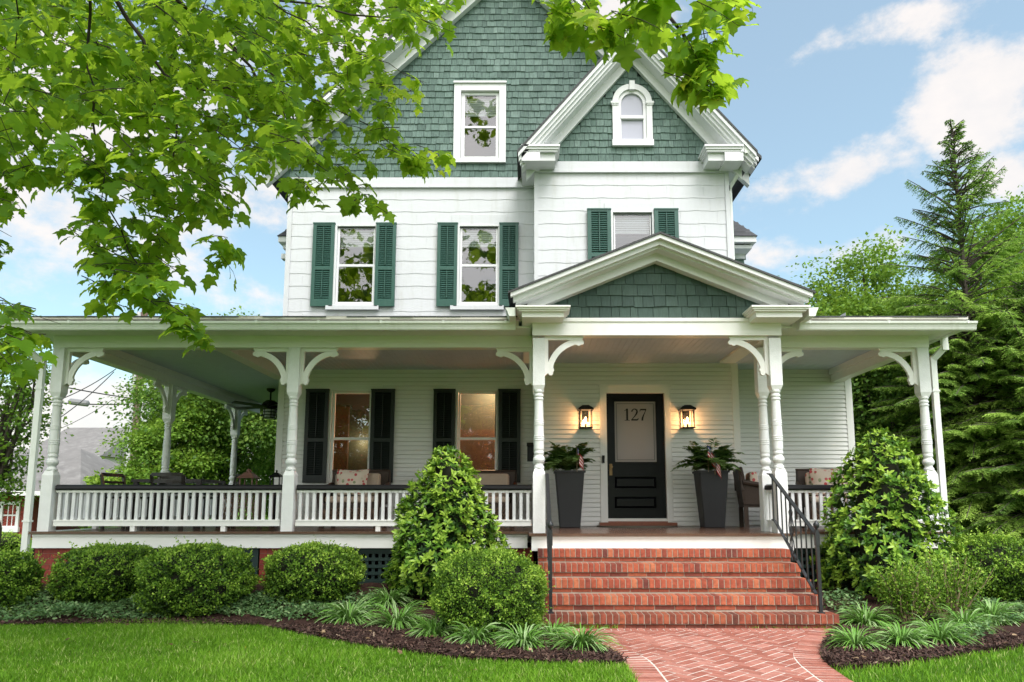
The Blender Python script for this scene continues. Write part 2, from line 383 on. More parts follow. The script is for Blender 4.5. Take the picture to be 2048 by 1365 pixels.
def wavy_courses(mb, x0, x1, z0, z1, y, e, holes, th=0.0105):
    """cement shingle courses whose lower edges are wavy"""
    for za, zb in rows(z0, z1, e):
        ph = random.random() * 6
        for a, b in cut(x0, x1, za, zb, holes):
            n = max(2, int((b - a) / 0.045)); vs = []; fs = []
            for i in range(n + 1):
                x = a + (b - a) * i / n
                w = 0.0055 * math.sin(x * 12.4 + ph) + 0.002 * math.sin(x * 29 + ph * 2)
                vs += [(x, y, za + w), (x, y - th, za + w), (x, y - 0.004, zb + 0.02)]
            for i in range(n):
                k = i * 3; fs += [(k + 1, k + 4, k + 5, k + 2), (k, k + 3, k + 4, k + 1)]
            mb.add(vs, fs)
            # butt joints between the shingles of a course
            x = a + random.uniform(.2, .6)
            while x < b - .1:
                mb.box(x - .0015, x + .0015, y - th - .001, y - .004, za + .005, zb - .02); x += 0.61
def shingles(mb, x0, x1, z0, z1, y, e, inside, w0=.07, w1=.17, th=0.019, holes=()):
    for r, (za, zb) in enumerate(rows(z0, z1, e)):
        x = x0 + random.uniform(-.08, 0); rowt = random.uniform(-.08, .08)
        while x < x1:
            w = random.uniform(w0, w1)
            if inside(x + w / 2, (za + zb) / 2):
                dz = random.gauss(0, 0.0035); t = th * random.uniform(.75, 1.3); sk = random.gauss(0, .0025)
                seg = cut(x + .003, x + w - .003, za, zb, holes)
                if not seg: x += w; continue
                a, b = seg[0]
                zlo, zhi = za + dz, zb + .025
                vs = [(a, y, zlo + sk), (b, y, zlo - sk), (b, y - t, zlo - sk), (a, y - t, zlo + sk), (a, y - .004, zhi), (b, y - .004, zhi), (b, y, zhi), (a, y, zhi)]
                tt = min(1, max(0, random.gauss(.5, .22) + rowt))
                mb.add(vs, [(3, 2, 5, 4), (0, 1, 2, 3), (0, 3, 4, 7), (1, 6, 5, 2)], tt)
            x += w

# ---- openings (casing rectangles) ----
W_ATTIC = rp(908, 171, 1012, 328, YL)
W_U1 = rp(668, 452, 754, 613, YL); W_U2 = rp(914, 452, 1001, 613, YL)
W_BAY = rp(1222, 424, 1309, 588, YB)
W_L1 = rp(656, 780, 745, 972, YL); W_L2 = rp(911, 780, 995, 972, YL)
W_ARCH = rp(1222, 180, 1304, 295, YB)
D_RECT = rp(1200, 770, 1343, 1045, YB)
def inset(r, d): return (r[0] + d, r[1] - d, r[2] + d, r[3] - d)

EAVE_Z = at(1000, 357, YL).z                   # bottom of the main gable shingles
BAYE_Z = at(1260, 325, YB).z                   # bottom of the bay gable shingles
PK = at(1017, -45, YL); PKX, PKZ = PK.x, PK.z  # underside peak of the main gable
BK = at(1262, 135, YB); BKX, BKZ = BK.x, BK.z
PFX = 1.58
SL = (PKZ - at(751, 189, YL).z) / (PKX - at(751, 189, YL).x)      # main slope
SB = (BKZ - at(1117, 296, YB).z) / (BKX - at(1117, 296, YB).x)    # bay slope

# ---- upper walls ----
up = MB()
ht = [inset(w, .05) for w in (W_U1, W_U2, W_BAY)]
PR = 4.36                                       # porch roof meets the wall here
up.holed(XL, B0 + .02, CZ, EAVE_Z, YL, ht[:2]); up.holed(B0, B1, CZ, BAYE_Z, YB, ht[2:])
up.quad((XL, YL, CZ), (XL, 19, CZ), (XL, 19, EAVE_Z + .1), (XL, YL, EAVE_Z + .1))
up.quad((B1, YB, CZ), (B1, 19, CZ), (B1, 19, BAYE_Z), (B1, YB, BAYE_Z))
up.quad((B0, YB, CZ), (B0, YL, CZ), (B0, YL, BAYE_Z), (B0, YB, BAYE_Z))
up.quad((XL, 19, 0), (B1, 19, 0), (B1, 19, EAVE_Z), (XL, 19, EAVE_Z))
zf_l = at(800, 376, YL).z; zf_b = at(1260, 346, YB).z
sh_holes = lambda w, *s: [w] + list(s)
SH_U = [rp(626, 450, 669, 615, YL), rp(752, 450, 792, 615, YL), rp(875, 450, 915, 615, YL), rp(999, 450, 1037, 615, YL)]
SH_B = [rp(1175, 422, 1222, 590, YB), rp(1309, 422, 1357, 590, YB)]
wavy_courses(up, XL + .06, B0, PR - .1, zf_l, YL, .228, [inset(W_U1, .02), inset(W_U2, .02)])
wavy_courses(up, B0 + .05, B1 - .05, PR - .1, zf_b, YB, .228, [inset(W_BAY, .02)])
upper = up.build('upper_wall', 'siding', house)
tr = MB()
tr.box(XL - .012, XL + .07, YL - .028, YL + .07, CZ + .55, zf_l)            # corner boards
tr.box(B0 - .012, B0 + .055, YB - .028, YB + .06, CZ + .55, zf_b)
tr.box(B1 - .055, B1 + .012, YB - .028, YB + .06, CZ + .55, zf_b)
tr.box(XL - .015, B0 + .01, YL - .035, YL, zf_l, EAVE_Z + .0); tr.box(XL - .02, B0 + .01, YL - .05, YL, zf_l - .012, zf_l + .02)
tr.box(B0 - .015, B1 + .015, YB - .035, YB, zf_b, BAYE_Z); tr.box(B0 - .02, B1 + .02, YB - .05, YB, zf_b - .012, zf_b + .02)
for w in (W_U1, W_U2):                                                       # flat head boards over the windows
    tr.box(w[0] - .1, w[1] + .1, YL - .024, YL, w[3] + .002, w[3] + .19)
tr.box(W_BAY[0] - .1, W_BAY[1] + .1, YB - .024, YB, W_BAY[3] + .002, W_BAY[3] + .15)
tr.build('wall_trim', 'siding', house)

# ---- gable shingles ----
g = MB()
g.holed(PKX - 4.6, PKX + 4.6, EAVE_Z, EAVE_Z + .001, YL + .002, [])
tri = lambda px, pz, s, z: (px - (pz - z) / s, px + (pz - z) / s)
zrk = lambda x: PKZ + .05 - SL * abs(x - PKX)
g.add([(PKX - (PKZ - EAVE_Z) / SL - .05, YL, EAVE_Z), (W_ATTIC[0] + .05, YL, EAVE_Z), (W_ATTIC[0] + .05, YL, zrk(W_ATTIC[0] + .05))], [(0, 1, 2)])
g.add([(W_ATTIC[1] - .05, YL, EAVE_Z), (PKX + (PKZ - EAVE_Z) / SL + .05, YL, EAVE_Z), (PKX, YL, zrk(PKX)), (W_ATTIC[1] - .05, YL, zrk(W_ATTIC[1] - .05))], [(0, 1, 2, 3)])
g.quad((W_ATTIC[0] + .05, YL, EAVE_Z), (W_ATTIC[1] - .05, YL, EAVE_Z), (W_ATTIC[1] - .05, YL, W_ATTIC[2] + .05), (W_ATTIC[0] + .05, YL, W_ATTIC[2] + .05))
g.quad((W_ATTIC[0] + .05, YL, W_ATTIC[3] - .05), (W_ATTIC[1] - .05, YL, W_ATTIC[3] - .05), (W_ATTIC[1] - .05, YL, zrk(W_ATTIC[1] - .05)), (W_ATTIC[0] + .05, YL, zrk(W_ATTIC[0] + .05)))
AX0, AX1, AZ0, AZ1 = W_ARCH[0] + .08, W_ARCH[1] - .08, W_ARCH[2] + .04, at(1262, 188, YB).z
xb0, xb1 = tri(BKX, BKZ, SB, BAYE_Z)
g.add([(B0 + .01, YB, BAYE_Z), (AX0, YB, BAYE_Z), (AX0, YB, AZ1 + .05), (BKX, YB, AZ1 + .05), (BKX, YB, BKZ + .1)], [(0, 1, 2, 3, 4)])
g.add([(AX1, YB, BAYE_Z), (B1 - .01, YB, BAYE_Z), (BKX, YB, BKZ + .1), (BKX, YB, AZ1 + .05), (AX1, YB, AZ1 + .05)], [(0, 1, 2, 3, 4)])
g.quad((AX0, YB, BAYE_Z), (AX1, YB, BAYE_Z), (AX1, YB, AZ0), (AX0, YB, AZ0))
g.build('gable_backing', 'shingle_back', house)
s1 = MB()
def in_main(x, z):
    if not (PKX - (PKZ - z) / SL - .1 < x < PKX + (PKZ - z) / SL + .1): return False
    return not (x > B0 + .35 and z < BAYE_Z + 1.0 and x < B1)
shingles(s1, XL - .3, 4.4, EAVE_Z + .012, PKZ, YL - .004, .123, in_main, holes=[inset(W_ATTIC, .02)])
s1.build('gable_shingles', 'shingle', house)
s2 = MB()
spring = at(1262, 208, YB).z; ar = (W_ARCH[1] - W_ARCH[0]) / 2
def in_bay(x, z):
    if not (BKX - (BKZ - z) / SB - .06 < x < BKX + (BKZ - z) / SB + .06 and B0 < x < B1): return False
    return not (z >= spring and math.hypot(x - BKX, z - spring) < ar - .02)
shingles(s2, B0 - .1, B1 + .1, BAYE_Z + .012, BKZ + .05, YB - .004, .128, in_bay, holes=[(W_ARCH[0] + .03, W_ARCH[1] - .03, W_ARCH[2] + .03, spring)])
s2.build('gable_shingles', 'shingle', house)

# ---- rake boards and roofs ----
def chevron(mb, px, pz, s, xe, v0, v1, y0, y1):
    """board following both slopes; v0, v1 heights above / below the underside line; xe = half width at the eave"""
    ze = pz - s * xe
    mb.prism([(px - xe, ze + v1), (px, pz + v1), (px + xe, ze + v1), (px + xe, ze + v0), (px, pz + v0), (px - xe, ze + v0)], y0, y1)
XEM = (PKZ - EAVE_Z) / SL + .2
rk = MB()
T = .40
chevron(rk, PKX, PKZ, SL, XEM, .0, T - .12, YL - .14, YL - .02)                # frieze board
chevron(rk, PKX, PKZ, SL, XEM + .03, T - .18, T - .06, YL - .36, YL - .14)     # soffit block and bed mould
chevron(rk, PKX, PKZ, SL, XEM + .05, T - .12, T - .03, YL - .42, YL - .36)
chevron(rk, PKX, PKZ, SL, XEM + .07, T - .05, T + .03, YL - .46, YL - .42)
rk.build('rake_board', 'trim', house)
rf = MB(); chevron(rf, PKX, PKZ, SL, XEM + .12, T + .031, T + .09, YL - .47, 19.3)
rf.build('main_roof', 'roof', house)
XEB = (BKX - at(1040, 300, YB - .45).x)
TB = .44
rb = MB()
chevron(rb, BKX, BKZ, SB, XEB - .10, .02, TB - .22, YB - .10, YB - .02)
chevron(rb, BKX, BKZ, SB, XEB - .03, TB - .24, TB - .14, YB - .34, YB - .10)
chevron(rb, BKX, BKZ, SB, XEB, TB - .19, TB - .09, YB - .39, YB - .34)
chevron(rb, BKX, BKZ, SB, XEB + .02, TB - .12, TB - .04, YB - .43, YB - .39)
chevron(rb, BKX, BKZ, SB, XEB + .03, TB - .045, TB + .03, YB - .47, YB - .43)
rb.build('rake_board', 'trim', house)
rf = MB(); chevron(rf, BKX, BKZ, SB, XEB + .05, TB + .031, TB + .075, YB - .485, 14.5)
rf.build('bay_roof', 'roof', house)
# cornice returns and side eaves of the bay
zt = at(1080, 290, YB - .45).z; zb_ = at(1080, 322, YB - .4).z; hh = zt - zb_
for (xa, xb, sg) in ((at(1043, 300, YB - .45).x, at(1120, 300, YB - .45).x, -1), (at(1409, 300, YB - .45).x, at(1487, 300, YB - .45).x, 1)):
    cr = MB()
    cr.box(xa, xb, YB - .47, YB + .05, zt - hh * .13, zt)
    cr.box(xa + .02, xb - .02, YB - .45, YB + .05, zt - hh * .28, zt - hh * .13)
    cr.box(xa + .04, xb - .04, YB - .43, YB + .05, zt - hh * .42, zt - hh * .28)
    cr.box(xa + .075, xb - .075, YB - .37, YB + .05, zt - hh * .93, zt - hh * .42)
    xi = xa if sg < 0 else xb                                                  # eave running back along the side wall
    cr.box(min(xi, xi + sg * -.3), max(xi, xi + sg * -.3), YB - .43, 14.2, zt - hh * 1.05, zt - hh * .45)
    cr.box(min(xi + sg * .015, xi - sg * .04), max(xi + sg * .015, xi - sg * .04), YB - .44, 14.2, zt - hh * .45, zt - .01)
    cr.build('cornice_return', 'trim', house)
gt = MB()                                                                       # gutter and downspout of the bay's right eave
gx = at(1490, 300, YB - .45).x
gt.prism([(gx, zt - .02), (gx, zt - .13), (gx + .08, zt - .13), (gx + .115, zt - .05), (gx + .115, zt - .02)], YB - .44, 14.2)
gt.tube([(gx + .04, YB - .1, zt - .13), (gx + .03, YB - .1, zt - .24), (gx - .02, YB - .07, zt - .34), (B1 + .07, YB + .04, zt - .46), (B1 + .05, YB + .06, zt - .6), (B1 + .05, YB + .06, PR - .3)], .033, 8)
gt.build('downspout', 'gutter', house)

# ---- rear wing with hipped roof ----
wg = MB(); WX0, WX1, WY = at(570, 430, 13.5).x - .0, at(1483, 520, 13.6).x, 13.6
wz = at(1490, 497, 13.3).z
wg.box(WX0 + .05, WX1, WY, 18.4, 0.3, wz)
wg.build('rear_wing_wall', 'shingle_back', house)
s3 = MB(); shingles(s3, B1 - .1, WX1, wz - 1.6, wz, WY - .004, .13, lambda x, z: x > B1 - .05)
s3.build('rear_wing_shingles', 'shingle', house)
ez = at(1490, 484, 13.15).z; ex0 = at(559, 430, 13.15).x; ex1 = at(1513, 485, 13.15).x
tr = MB()
tr.box(ex0, ex1, 13.15, 13.25, ez, ez + .11); tr.box(ex1 - .1, ex1, 13.25, 18.6, ez, ez + .11); tr.box(ex0, ex0 + .1, 13.25, 18.6, ez, ez + .11)
tr.box(ex0 + .06, ex1 - .06, 13.25, 18.6, wz - .02, wz + .05); tr.box(WX0 - .05, WX1 + .05, WY - .06, WY + .1, wz - .12, wz - .02)
tr.build('rear_wing_eave', 'trim', house)
rw = MB(); sp = 1.25
zr = ez + .11; d = 2.7
rw.add([(ex0 - .02, 13.12, zr), (ex1 + .02, 13.12, zr), (ex1 + .02, 18.7, zr), (ex0 - .02, 18.7, zr), (ex0 + 1.9, 15.9, zr + 3.0), (ex1 - 1.9, 15.9, zr + 3.0)],
       [(0, 1, 5, 4), (1, 2, 5), (2, 3, 4, 5), (3, 0, 4)], .4)
# shingle courses on the front slope
for k in range(1, 26):
    f = k / 26; z = zr + 3.0 * f; y = 13.12 + 2.78 * f; xa = ex0 + 1.9 * f; xb = ex1 - 1.9 * f
    x = xa
    while x < xb:
        w = min(random.uniform(.15, .3), xb - x)
        rw.quad((x, y - .012, z - .01), (x + w, y - .012, z - .01), (x + w, y + .1, z + .10), (x, y + .1, z + .10), random.random()); x += w
rw.build('rear_wing_roof', 'roof', house)

# ---- ground-floor walls ----
lw = MB()
lh = [inset(W_L1, .04), inset(W_L2, .04)]; dh = [inset(D_RECT, .06)]
lw.holed(XL, B0, .3, CZ + .02, YL, lh); lw.holed(B0 - .02, DR, .3, CZ + .02, YB, dh); lw.holed(DR - .05, XR, .3, CZ + .02, YL, [])
lw.quad((XL, YL, .3), (XL, 19, .3), (XL, 19, CZ + .02), (XL, YL, CZ + .02)); lw.quad((XR, YL, .3), (XR, 19, .3), (XR, 19, CZ + 1), (XR, YL, CZ + 1))
lw.quad((DR, YB, .3), (DR, YL, .3), (DR, YL, CZ), (DR, YB, CZ)); lw.quad((B0, YB, .3), (B0, YL, .3), (B0, YL, CZ), (B0, YB, CZ))
clapboards(lw, XL + .07, B0, FZ, CZ, YL, .072, [inset(W_L1, .01), inset(W_L2, .01)])
clapboards(lw, B0, DR - .1, FZ, CZ, YB, .072, [inset(D_RECT, .01)])
clapboards(lw, DR, XR - .09, FZ, CZ, YL, .072, [])
# side wall towards the left porch
for za, zb in rows(FZ, CZ, .072):
    lw.quad((XL - .016, 19, za), (XL - .016, YL + .05, za), (XL - .003, YL + .05, zb), (XL - .003, 19, zb))
    lw.quad((XL, 19, za), (XL, YL + .05, za), (XL - .016, YL + .05, za), (XL - .016, 19, za))
lw.build('lower_wall', 'clap', house)
for bx in ((XL - .022, XL + .085, YL - .027, YL + .085, FZ, CZ), (DR - .10, DR + .01, YB - .027, YB + .1, FZ, CZ), (XR - .10, XR + .012, YL - .027, YL + .1, FZ - .3, CZ)):
    cb = MB(); cb.box(*bx); cb.build('corner_board', 'clap', house)
for w in (W_L1, W_L2): cb = MB(); cb.box(w[0] - .14, w[1] + .14, YL - .022, YL, w[3] + .002, w[3] + .1); cb.build('head_board', 'clap', house)

# ---- windows ----
def rect_frame(mb, o, i, y0, y1):
    """rectangular ring between rectangles o and i, from depth y0 (front) to y1"""
    mb.box(o[0], i[0], y0, y1, o[2], o[3]); mb.box(i[1], o[1], y0, y1, o[2], o[3])
    mb.box(i[0], i[1], y0, y1, i[3], o[3]); mb.box(i[0], i[1], y0, y1, o[2], i[2])
def window(o, gl, Y, zm, proud=.045, sill=True, blind=None, pane='glass', cas=None, sash_m='trim', shade_m='blind'):
    """o casing, gl glass rectangle, zm height of the meeting rail"""
    ci = cas or tuple(o[k] + (gl[k] - o[k]) * .5 for k in range(4))
    f = MB(); rect_frame(f, o, ci, Y - proud, Y + .06)
    w = f.build('window', sash_m, house, bevel=.006)
    s = MB(); rect_frame(s, (ci[0] + .004, ci[1] - .004, zm - .02, ci[3] - .004), (gl[0], gl[1], zm, gl[3]), Y + .0, Y + .03)
    s.box(gl[0] - .01, gl[1] + .01, Y - .012, Y + .028, zm - .022, zm + .022)
    rect_frame(s, (ci[0] + .006, ci[1] - .006, ci[2] + .006, zm + .015), (gl[0], gl[1], gl[2], zm - .02), Y - .018, Y + .012)
    s.build('sash', sash_m, w)
    p = MB(); p.quad((gl[0], Y + .02, zm), (gl[1], Y + .02, zm), (gl[1], Y + .02, gl[3]), (gl[0], Y + .02, gl[3]))
    p.quad((gl[0], Y + .0, gl[2]), (gl[1], Y + .0, gl[2]), (gl[1], Y + .0, zm), (gl[0], Y + .0, zm))
    p.build('pane', pane, w)
    if sill:
        sl = MB(); sl.box(o[0] - .1, o[1] + .06, Y - .075, Y, o[2] - .075, o[2] - .004); sl.build('sill', 'siding', w)
    if blind is not None:
        b = MB(); n = max(3, int((gl[3] - blind) / .035)); 
        for k in range(n):
            z0 = blind + (gl[3] - blind) * k / n; z1 = blind + (gl[3] - blind) * (k + 1) / n
            b.quad((gl[0] - .01, Y + .09, z0), (gl[1] + .01, Y + .09, z0), (gl[1] + .01, Y + .105, z1), (gl[0] - .01, Y + .105, z1))
        b.box(gl[0] - .01, gl[1] + .01, Y + .085, Y + .105, blind - .02, blind)
        b.build('blind', shade_m, w)
    return w
g1 = rp(678, 457, 746, 605, YL); window(W_U1, g1, YL, at(710, 532, YL).z, blind=at(710, 489, YL).z)
g2 = rp(924, 457, 992, 605, YL); window(W_U2, g2, YL, at(958, 532, YL).z, blind=at(958, 489, YL).z)
g3 = rp(1231, 430, 1301, 582, YB); window(W_BAY, g3, YB, at(1265, 508, YB).z, sill=False, blind=at(1265, 462, YB).z)
g4 = rp(929.5, 191, 992, 314.5, YL); aw = window(W_ATTIC, g4, YL, at(960, 255.5, YL).z, sill=False, blind=at(960, 226, YL).z, cas=rp(922, 185, 998.5, 320, YL), proud=.06)
hd = MB(); hd.box(W_ATTIC[0] - .01, W_ATTIC[1] + .01, YL - .09, YL, W_ATTIC[3] + .0, W_ATTIC[3] + .035); hd.build('head_moulding', 'trim', aw)
g5 = rp(668, 788, 737, 962, YL); window(W_L1, g5, YL, at(700, 878, YL).z, pane='glass_low', proud=.03, sash_m='clap')
g6 = rp(920, 788, 990, 962, YL); window(W_L2, g6, YL, at(955, 878, YL).z, pane='glass_low', proud=.03, sash_m='clap')
# arched gable window
f = MB(); ga = rp(1239, 190, 1283, 282, YB); gz_m = at(1262, 236, YB).z; gr = (ga[1] - ga[0]) / 2
cw = ar - .012
def ring(mb, r0, r1, zc, y0, y1, n=24):
    for k in range(n):
        a0, a1 = PI * k / n, PI * (k + 1) / n
        q = [(BKX + r * math.cos(a), zc + r * math.sin(a)) for r, a in ((r0, a0), (r1, a0), (r1, a1), (r0, a1))]
        mb.prism(q, y0, y1)
zs = W_ARCH[2]
f.box(BKX - cw, BKX - gr - .055, YB - .055, YB + .05, zs + .11, spring); f.box(BKX + gr + .055, BKX + cw, YB - .055, YB + .05, zs + .11, spring)
ring(f, gr + .055, cw, spring, YB - .055, YB + .05)
f.box(BKX - cw - .012, BKX + cw + .012, YB - .075, YB + .05, zs, zs + .11)
for sx in (-1, 1):
    xa = BKX + sx * (gr + .045); xb = BKX + sx * (cw + .03)
    f.box(min(xa, xb), max(xa, xb), YB - .08, YB, spring - .03, spring + .005); f.box(min(xa, xb) + .012, max(xa, xb) - .012, YB - .07, YB, spring - .055, spring - .03)
f.box(BKX - .045, BKX + .045, YB - .085, YB, spring + gr + .03, spring + cw + .04)
arch = f.build('arched_window', 'trim', house)
s = MB(); ring(s, gr - .005, gr + .055, spring, YB - .02, YB + .03)
s.box(BKX - gr - .055, BKX - gr, YB - .02, YB + .03, zs + .11, spring); s.box(BKX + gr, BKX + gr + .055, YB - .02, YB + .03, zs + .11, spring)
s.box(BKX - gr - .01, BKX + gr + .01, YB - .035, YB + .03, gz_m - .03, gz_m + .025); s.box(BKX - gr, BKX + gr, YB - .02, YB + .03, zs + .11, ga[2])
s.build('sash', 'trim', arch)
p = MB(); p.prism([(BKX - gr, ga[2]), (BKX + gr, ga[2])] + [(BKX + gr * math.cos(PI * k / 16), spring + gr * math.sin(PI * k / 16)) for k in range(17)], YB + .02, YB + .024)
p.build('pane', paint('frosted attic pane', (0.36, 0.36, 0.43), 0.12, .05, None, False, 3, 0, .6), arch)

# ---- shutters ----
def shutter(r, Y, mat, lean=0.0):
    x0, x1, z0, z1 = r; y0, y1 = Y - .075, Y - .035; s = MB(); st = (x1 - x0) * .16
    zm = z0 + (z1 - z0) * .455
    s.box(x0, x0 + st, y0, y1, z0, z1); s.box(x1 - st, x1, y0, y1, z0, z1)
    for a, b in ((z0, z0 + .12), (zm - .03, zm + .03), (z1 - .045, z1)): s.box(x0 + st, x1 - st, y0 + .002, y1, a, b)
    s.box(x0 - .006, x1 + .006, y0 - .008, y1, z1 - .012, z1 + .012)
    for a, b in ((z0 + .12, zm - .03), (zm + .03, z1 - .045)):
        n = int((b - a) / .036)
        for k in range(n):
            z = a + (b - a) * (k + .5) / n; ja = random.uniform(-.003, .003)
            s.add([(x0 + st, y0 + .004, z - .017), (x1 - st, y0 + .004, z - .017 + ja), (x1 - st, y1 - .006, z + .016), (x0 + st, y1 - .006, z + .016)], [(0, 1, 2, 3)])
            s.add([(x0 + st, y0 + .004, z - .017), (x1 - st, y0 + .004, z - .017 + ja), (x1 - st, y0 + .004, z - .024 + ja), (x0 + st, y0 + .004, z - .024)], [(0, 1, 2, 3)])
        s.box((x0 + x1) / 2 - .006, (x0 + x1) / 2 + .006, y0 - .012, y0 + .003, a + .03, b - .02)
    s.quad((x0 + st, y1 - .004, z0), (x1 - st, y1 - .004, z0), (x1 - st, y1 - .004, z1), (x0 + st, y1 - .004, z1))
    o = s.build('shutter', mat, house); return o
for r in SH_U: shutter(r, YL, 'green_shutter')['label'] = 'green louvred shutter'
for r in SH_B: shutter(r, YB, 'green_shutter')['label'] = 'green louvred shutter'
for r in (rp(611, 781, 657, 966, YL), rp(742, 781, 789, 966, YL), rp(867, 781, 910, 966, YL), rp(997, 781, 1041, 966, YL)):
    shutter(r, YL, 'black_shutter')['label'] = 'black louvred shutter'

# ---- front door ----
cs = MB(); o, i = D_RECT, rp(1214, 787, 1331, 1045, YB)
rect_frame(cs, (o[0], o[1], FZ, o[3]), (i[0], i[1], FZ - .01, i[3]), YB - .035, YB + .09)
cs.box(o[0] - .015, o[1] + .015, YB - .05, YB, o[3] - .03, o[3] + .0)
door_frame = cs.build('door_frame', 'clap', house)
dz0 = FZ + .06; yD = YB + .05
dm = MB(); gl = rp(1230, 803, 1313, 924, YB)
x0, x1 = i[0] + .005, i[1] - .005; z1 = i[3] - .004
p1 = rp(1229, 953, 1314, 978, YB); p2 = rp(1229, 993, 1314, 1018, YB)
dm.holed(x0, x1, dz0, z1, yD - .022, [gl, p1, p2]); dm.box(x0, x1, yD + .012, yD + .022, dz0, gl[2] - .02)
for q in (gl, p1, p2):                                    # reveals of the openings
    a, b, c, d = q
    for e in (((a, c), (b, c)), ((b, c), (b, d)), ((b, d), (a, d)), ((a, d), (a, c))):
        (xa, za), (xb, zb) = e
        dm.quad((xa, yD - .022, za), (xb, yD - .022, zb), (xb, yD + .012, zb), (xa, yD + .012, za))
for q in (p1, p2):                                        # raised bevelled panels
    a, b, c, d = q; cx, cz = (a + b) / 2, (c + d) / 2; u, v = (b - a) / 2 - .012, (d - c) / 2 - .012
    vs = [(cx + sx * u, yD + .004, cz + sz * v) for sx, sz in ((-1, -1), (1, -1), (1, 1), (-1, 1))] + [(cx + sx * (u - .03), yD - .026, cz + sz * (v - .03)) for sx, sz in ((-1, -1), (1, -1), (1, 1), (-1, 1))]
    dm.add(vs, [(0, 1, 5, 4), (1, 2, 6, 5), (2, 3, 7, 6), (3, 0, 4, 7), (4, 5, 6, 7)])
    rect_frame(dm, (a - .015, b + .015, c - .015, d + .015), (a + .004, b - .004, c + .004, d - .004), yD - .032, yD - .02)
dm.box(gl[0] - .025, gl[1] + .025, yD - .045, yD - .02, gl[2] - .035, gl[2] - .008)
door = dm.build('front_door', 'door', house)
pm = MB(); pm.box(gl[0], gl[1], yD + .0, yD + .008, gl[2], gl[3]); pn = pm.build('door_pane', 'frost', door)
bd = MB(); rect_frame(bd, (gl[0] + .03, gl[1] - .03, gl[2] + .03, gl[3] - .03), (gl[0] + .036, gl[1] - .036, gl[2] + .036, gl[3] - .036), yD - .003, yD + .001)
bd.build('pane_border', 'black', door)
def strokes(mb, pts, x, z, s, y):
    """pts: (u, v, half-thickness) along a stroke"""
    L = []; Rr = []
    for k, (u, v, h) in enumerate(pts):
        a = pts[max(k - 1, 0)]; b = pts[min(k + 1, len(pts) - 1)]
        dx, dz = b[0] - a[0], b[1] - a[1]; l = math.hypot(dx, dz); nx, nz = -dz / l, dx / l
        L.append((x + s * (u + nx * h), z + s * (v + nz * h))); Rr.append((x + s * (u - nx * h), z + s * (v - nz * h)))
    for k in range(len(pts) - 1): mb.prism([L[k], L[k + 1], Rr[k + 1], Rr[k]], y - .004, y)
nr = rp(1247, 817, 1294, 841, YB); hN = (nr[3] - nr[2]); xN, zN, yN = nr[0], nr[2], yD - .001
DG = [[(.16, .78, .02), (.30, .90, .045)], ]
nb = MB()
strokes(nb, [(.10, .80, .015), (.24, .90, .03), (.34, .97, .05)], xN, zN, hN, yN); strokes(nb, [(.33, 1.0, .078), (.33, .03, .078)], xN, zN, hN, yN - .0006); strokes(nb, [(.12, .025, .025), (.54, .025, .025)], xN, zN, hN, yN - .0012)
nb.build('house_number', 'black', door)['label'] = 'numeral 1'
nb = MB(); xx = xN + hN * .64
strokes(nb, [(.08, .74, .055), (.12, .86, .05), (.24, .965, .035), (.36, .965, .045), (.50, .88, .065), (.52, .72, .075), (.45, .55, .065), (.30, .34, .04), (.12, .14, .03), (.05, .06, .03)], xx, zN, hN, yN); strokes(nb, [(.03, .06, .06), (.50, .06, .065), (.58, .10, .05), (.62, .22, .015)], xx, zN, hN, yN - .0006)
nb.build('house_number', 'black', door)['label'] = 'numeral 2'
nb = MB(); xx = xN + hN * 1.32
strokes(nb, [(.07, .74, .015), (.10, .88, .04), (.14, .92, .06), (.60, .92, .065)], xx, zN, hN, yN); strokes(nb, [(.60, .95, .025), (.47, .66, .03), (.36, .42, .05), (.28, .20, .07), (.26, .0, .075)], xx, zN, hN, yN - .0006)
nb.build('house_number', 'black', door)['label'] = 'numeral 7'
kn = MB(); k0 = at(1222, 935, YB)
kn.box(k0.x - .022, k0.x + .022, yD - .03, yD - .022, at(1222, 951, YB).z, at(1222, 928, YB).z)
kn.tube([(k0.x, yD - .03, k0.z + .005), (k0.x, yD - .06, k0.z + .005), (k0.x, yD - .065, k0.z + .005), (k0.x, yD - .085, k0.z + .005), (k0.x, yD - .09, k0.z + .005)], [.01, .01, .024, .026, .012], 12)
kn.build('door_handle', 'brass', door)
th = MB(); th.box(o[0] - .03, o[1] + .03, YB - .17, YB + .1, FZ + .003, FZ + .062); th.box(i[0], i[1], YB - .07, YB + .08, FZ + .062, FZ + .078)
th.build('threshold', 'threshold', house)
bell = MB(); bp = at(1206, 918, YB); bell.box(bp.x - .02, bp.x + .02, YB - .06, YB - .035, bp.z - .07, bp.z + .05); bell.build('doorbell', 'black', house)

# ---- rooms behind the windows ----
rm = MB()
RY0, RY1 = YL + .16, 13.9
rm.quad((XL + .1, RY1, FZ), (B0, RY1, FZ), (B0, RY1, CZ), (XL + .1, RY1, CZ)); rm.quad((XL + .1, RY0, FZ), (XL + .1, RY1, FZ), (XL + .1, RY1, CZ), (XL + .1, RY0, CZ))
rm.quad((B0, RY1, FZ), (B0, RY0, FZ), (B0, RY0, CZ), (B0, RY1, CZ)); rm.quad((XL + .1, RY0, FZ), (B0, RY0, FZ), (B0, RY1, FZ), (XL + .1, RY1, FZ))
rm.quad((XL + .1, RY0, CZ - .02), (XL + .1, RY1, CZ - .02), (B0, RY1, CZ - .02), (B0, RY0, CZ - .02))
rm.build('parlour_interior', 'room', house)
fu = MB(); px_ = at(650, 850, RY1 - .2)
fu.box(XL + .12, -3.42, RY1 - .4, RY1 - .02, FZ, 3.05)                      # tall dark block added for the dark reflection in the left window
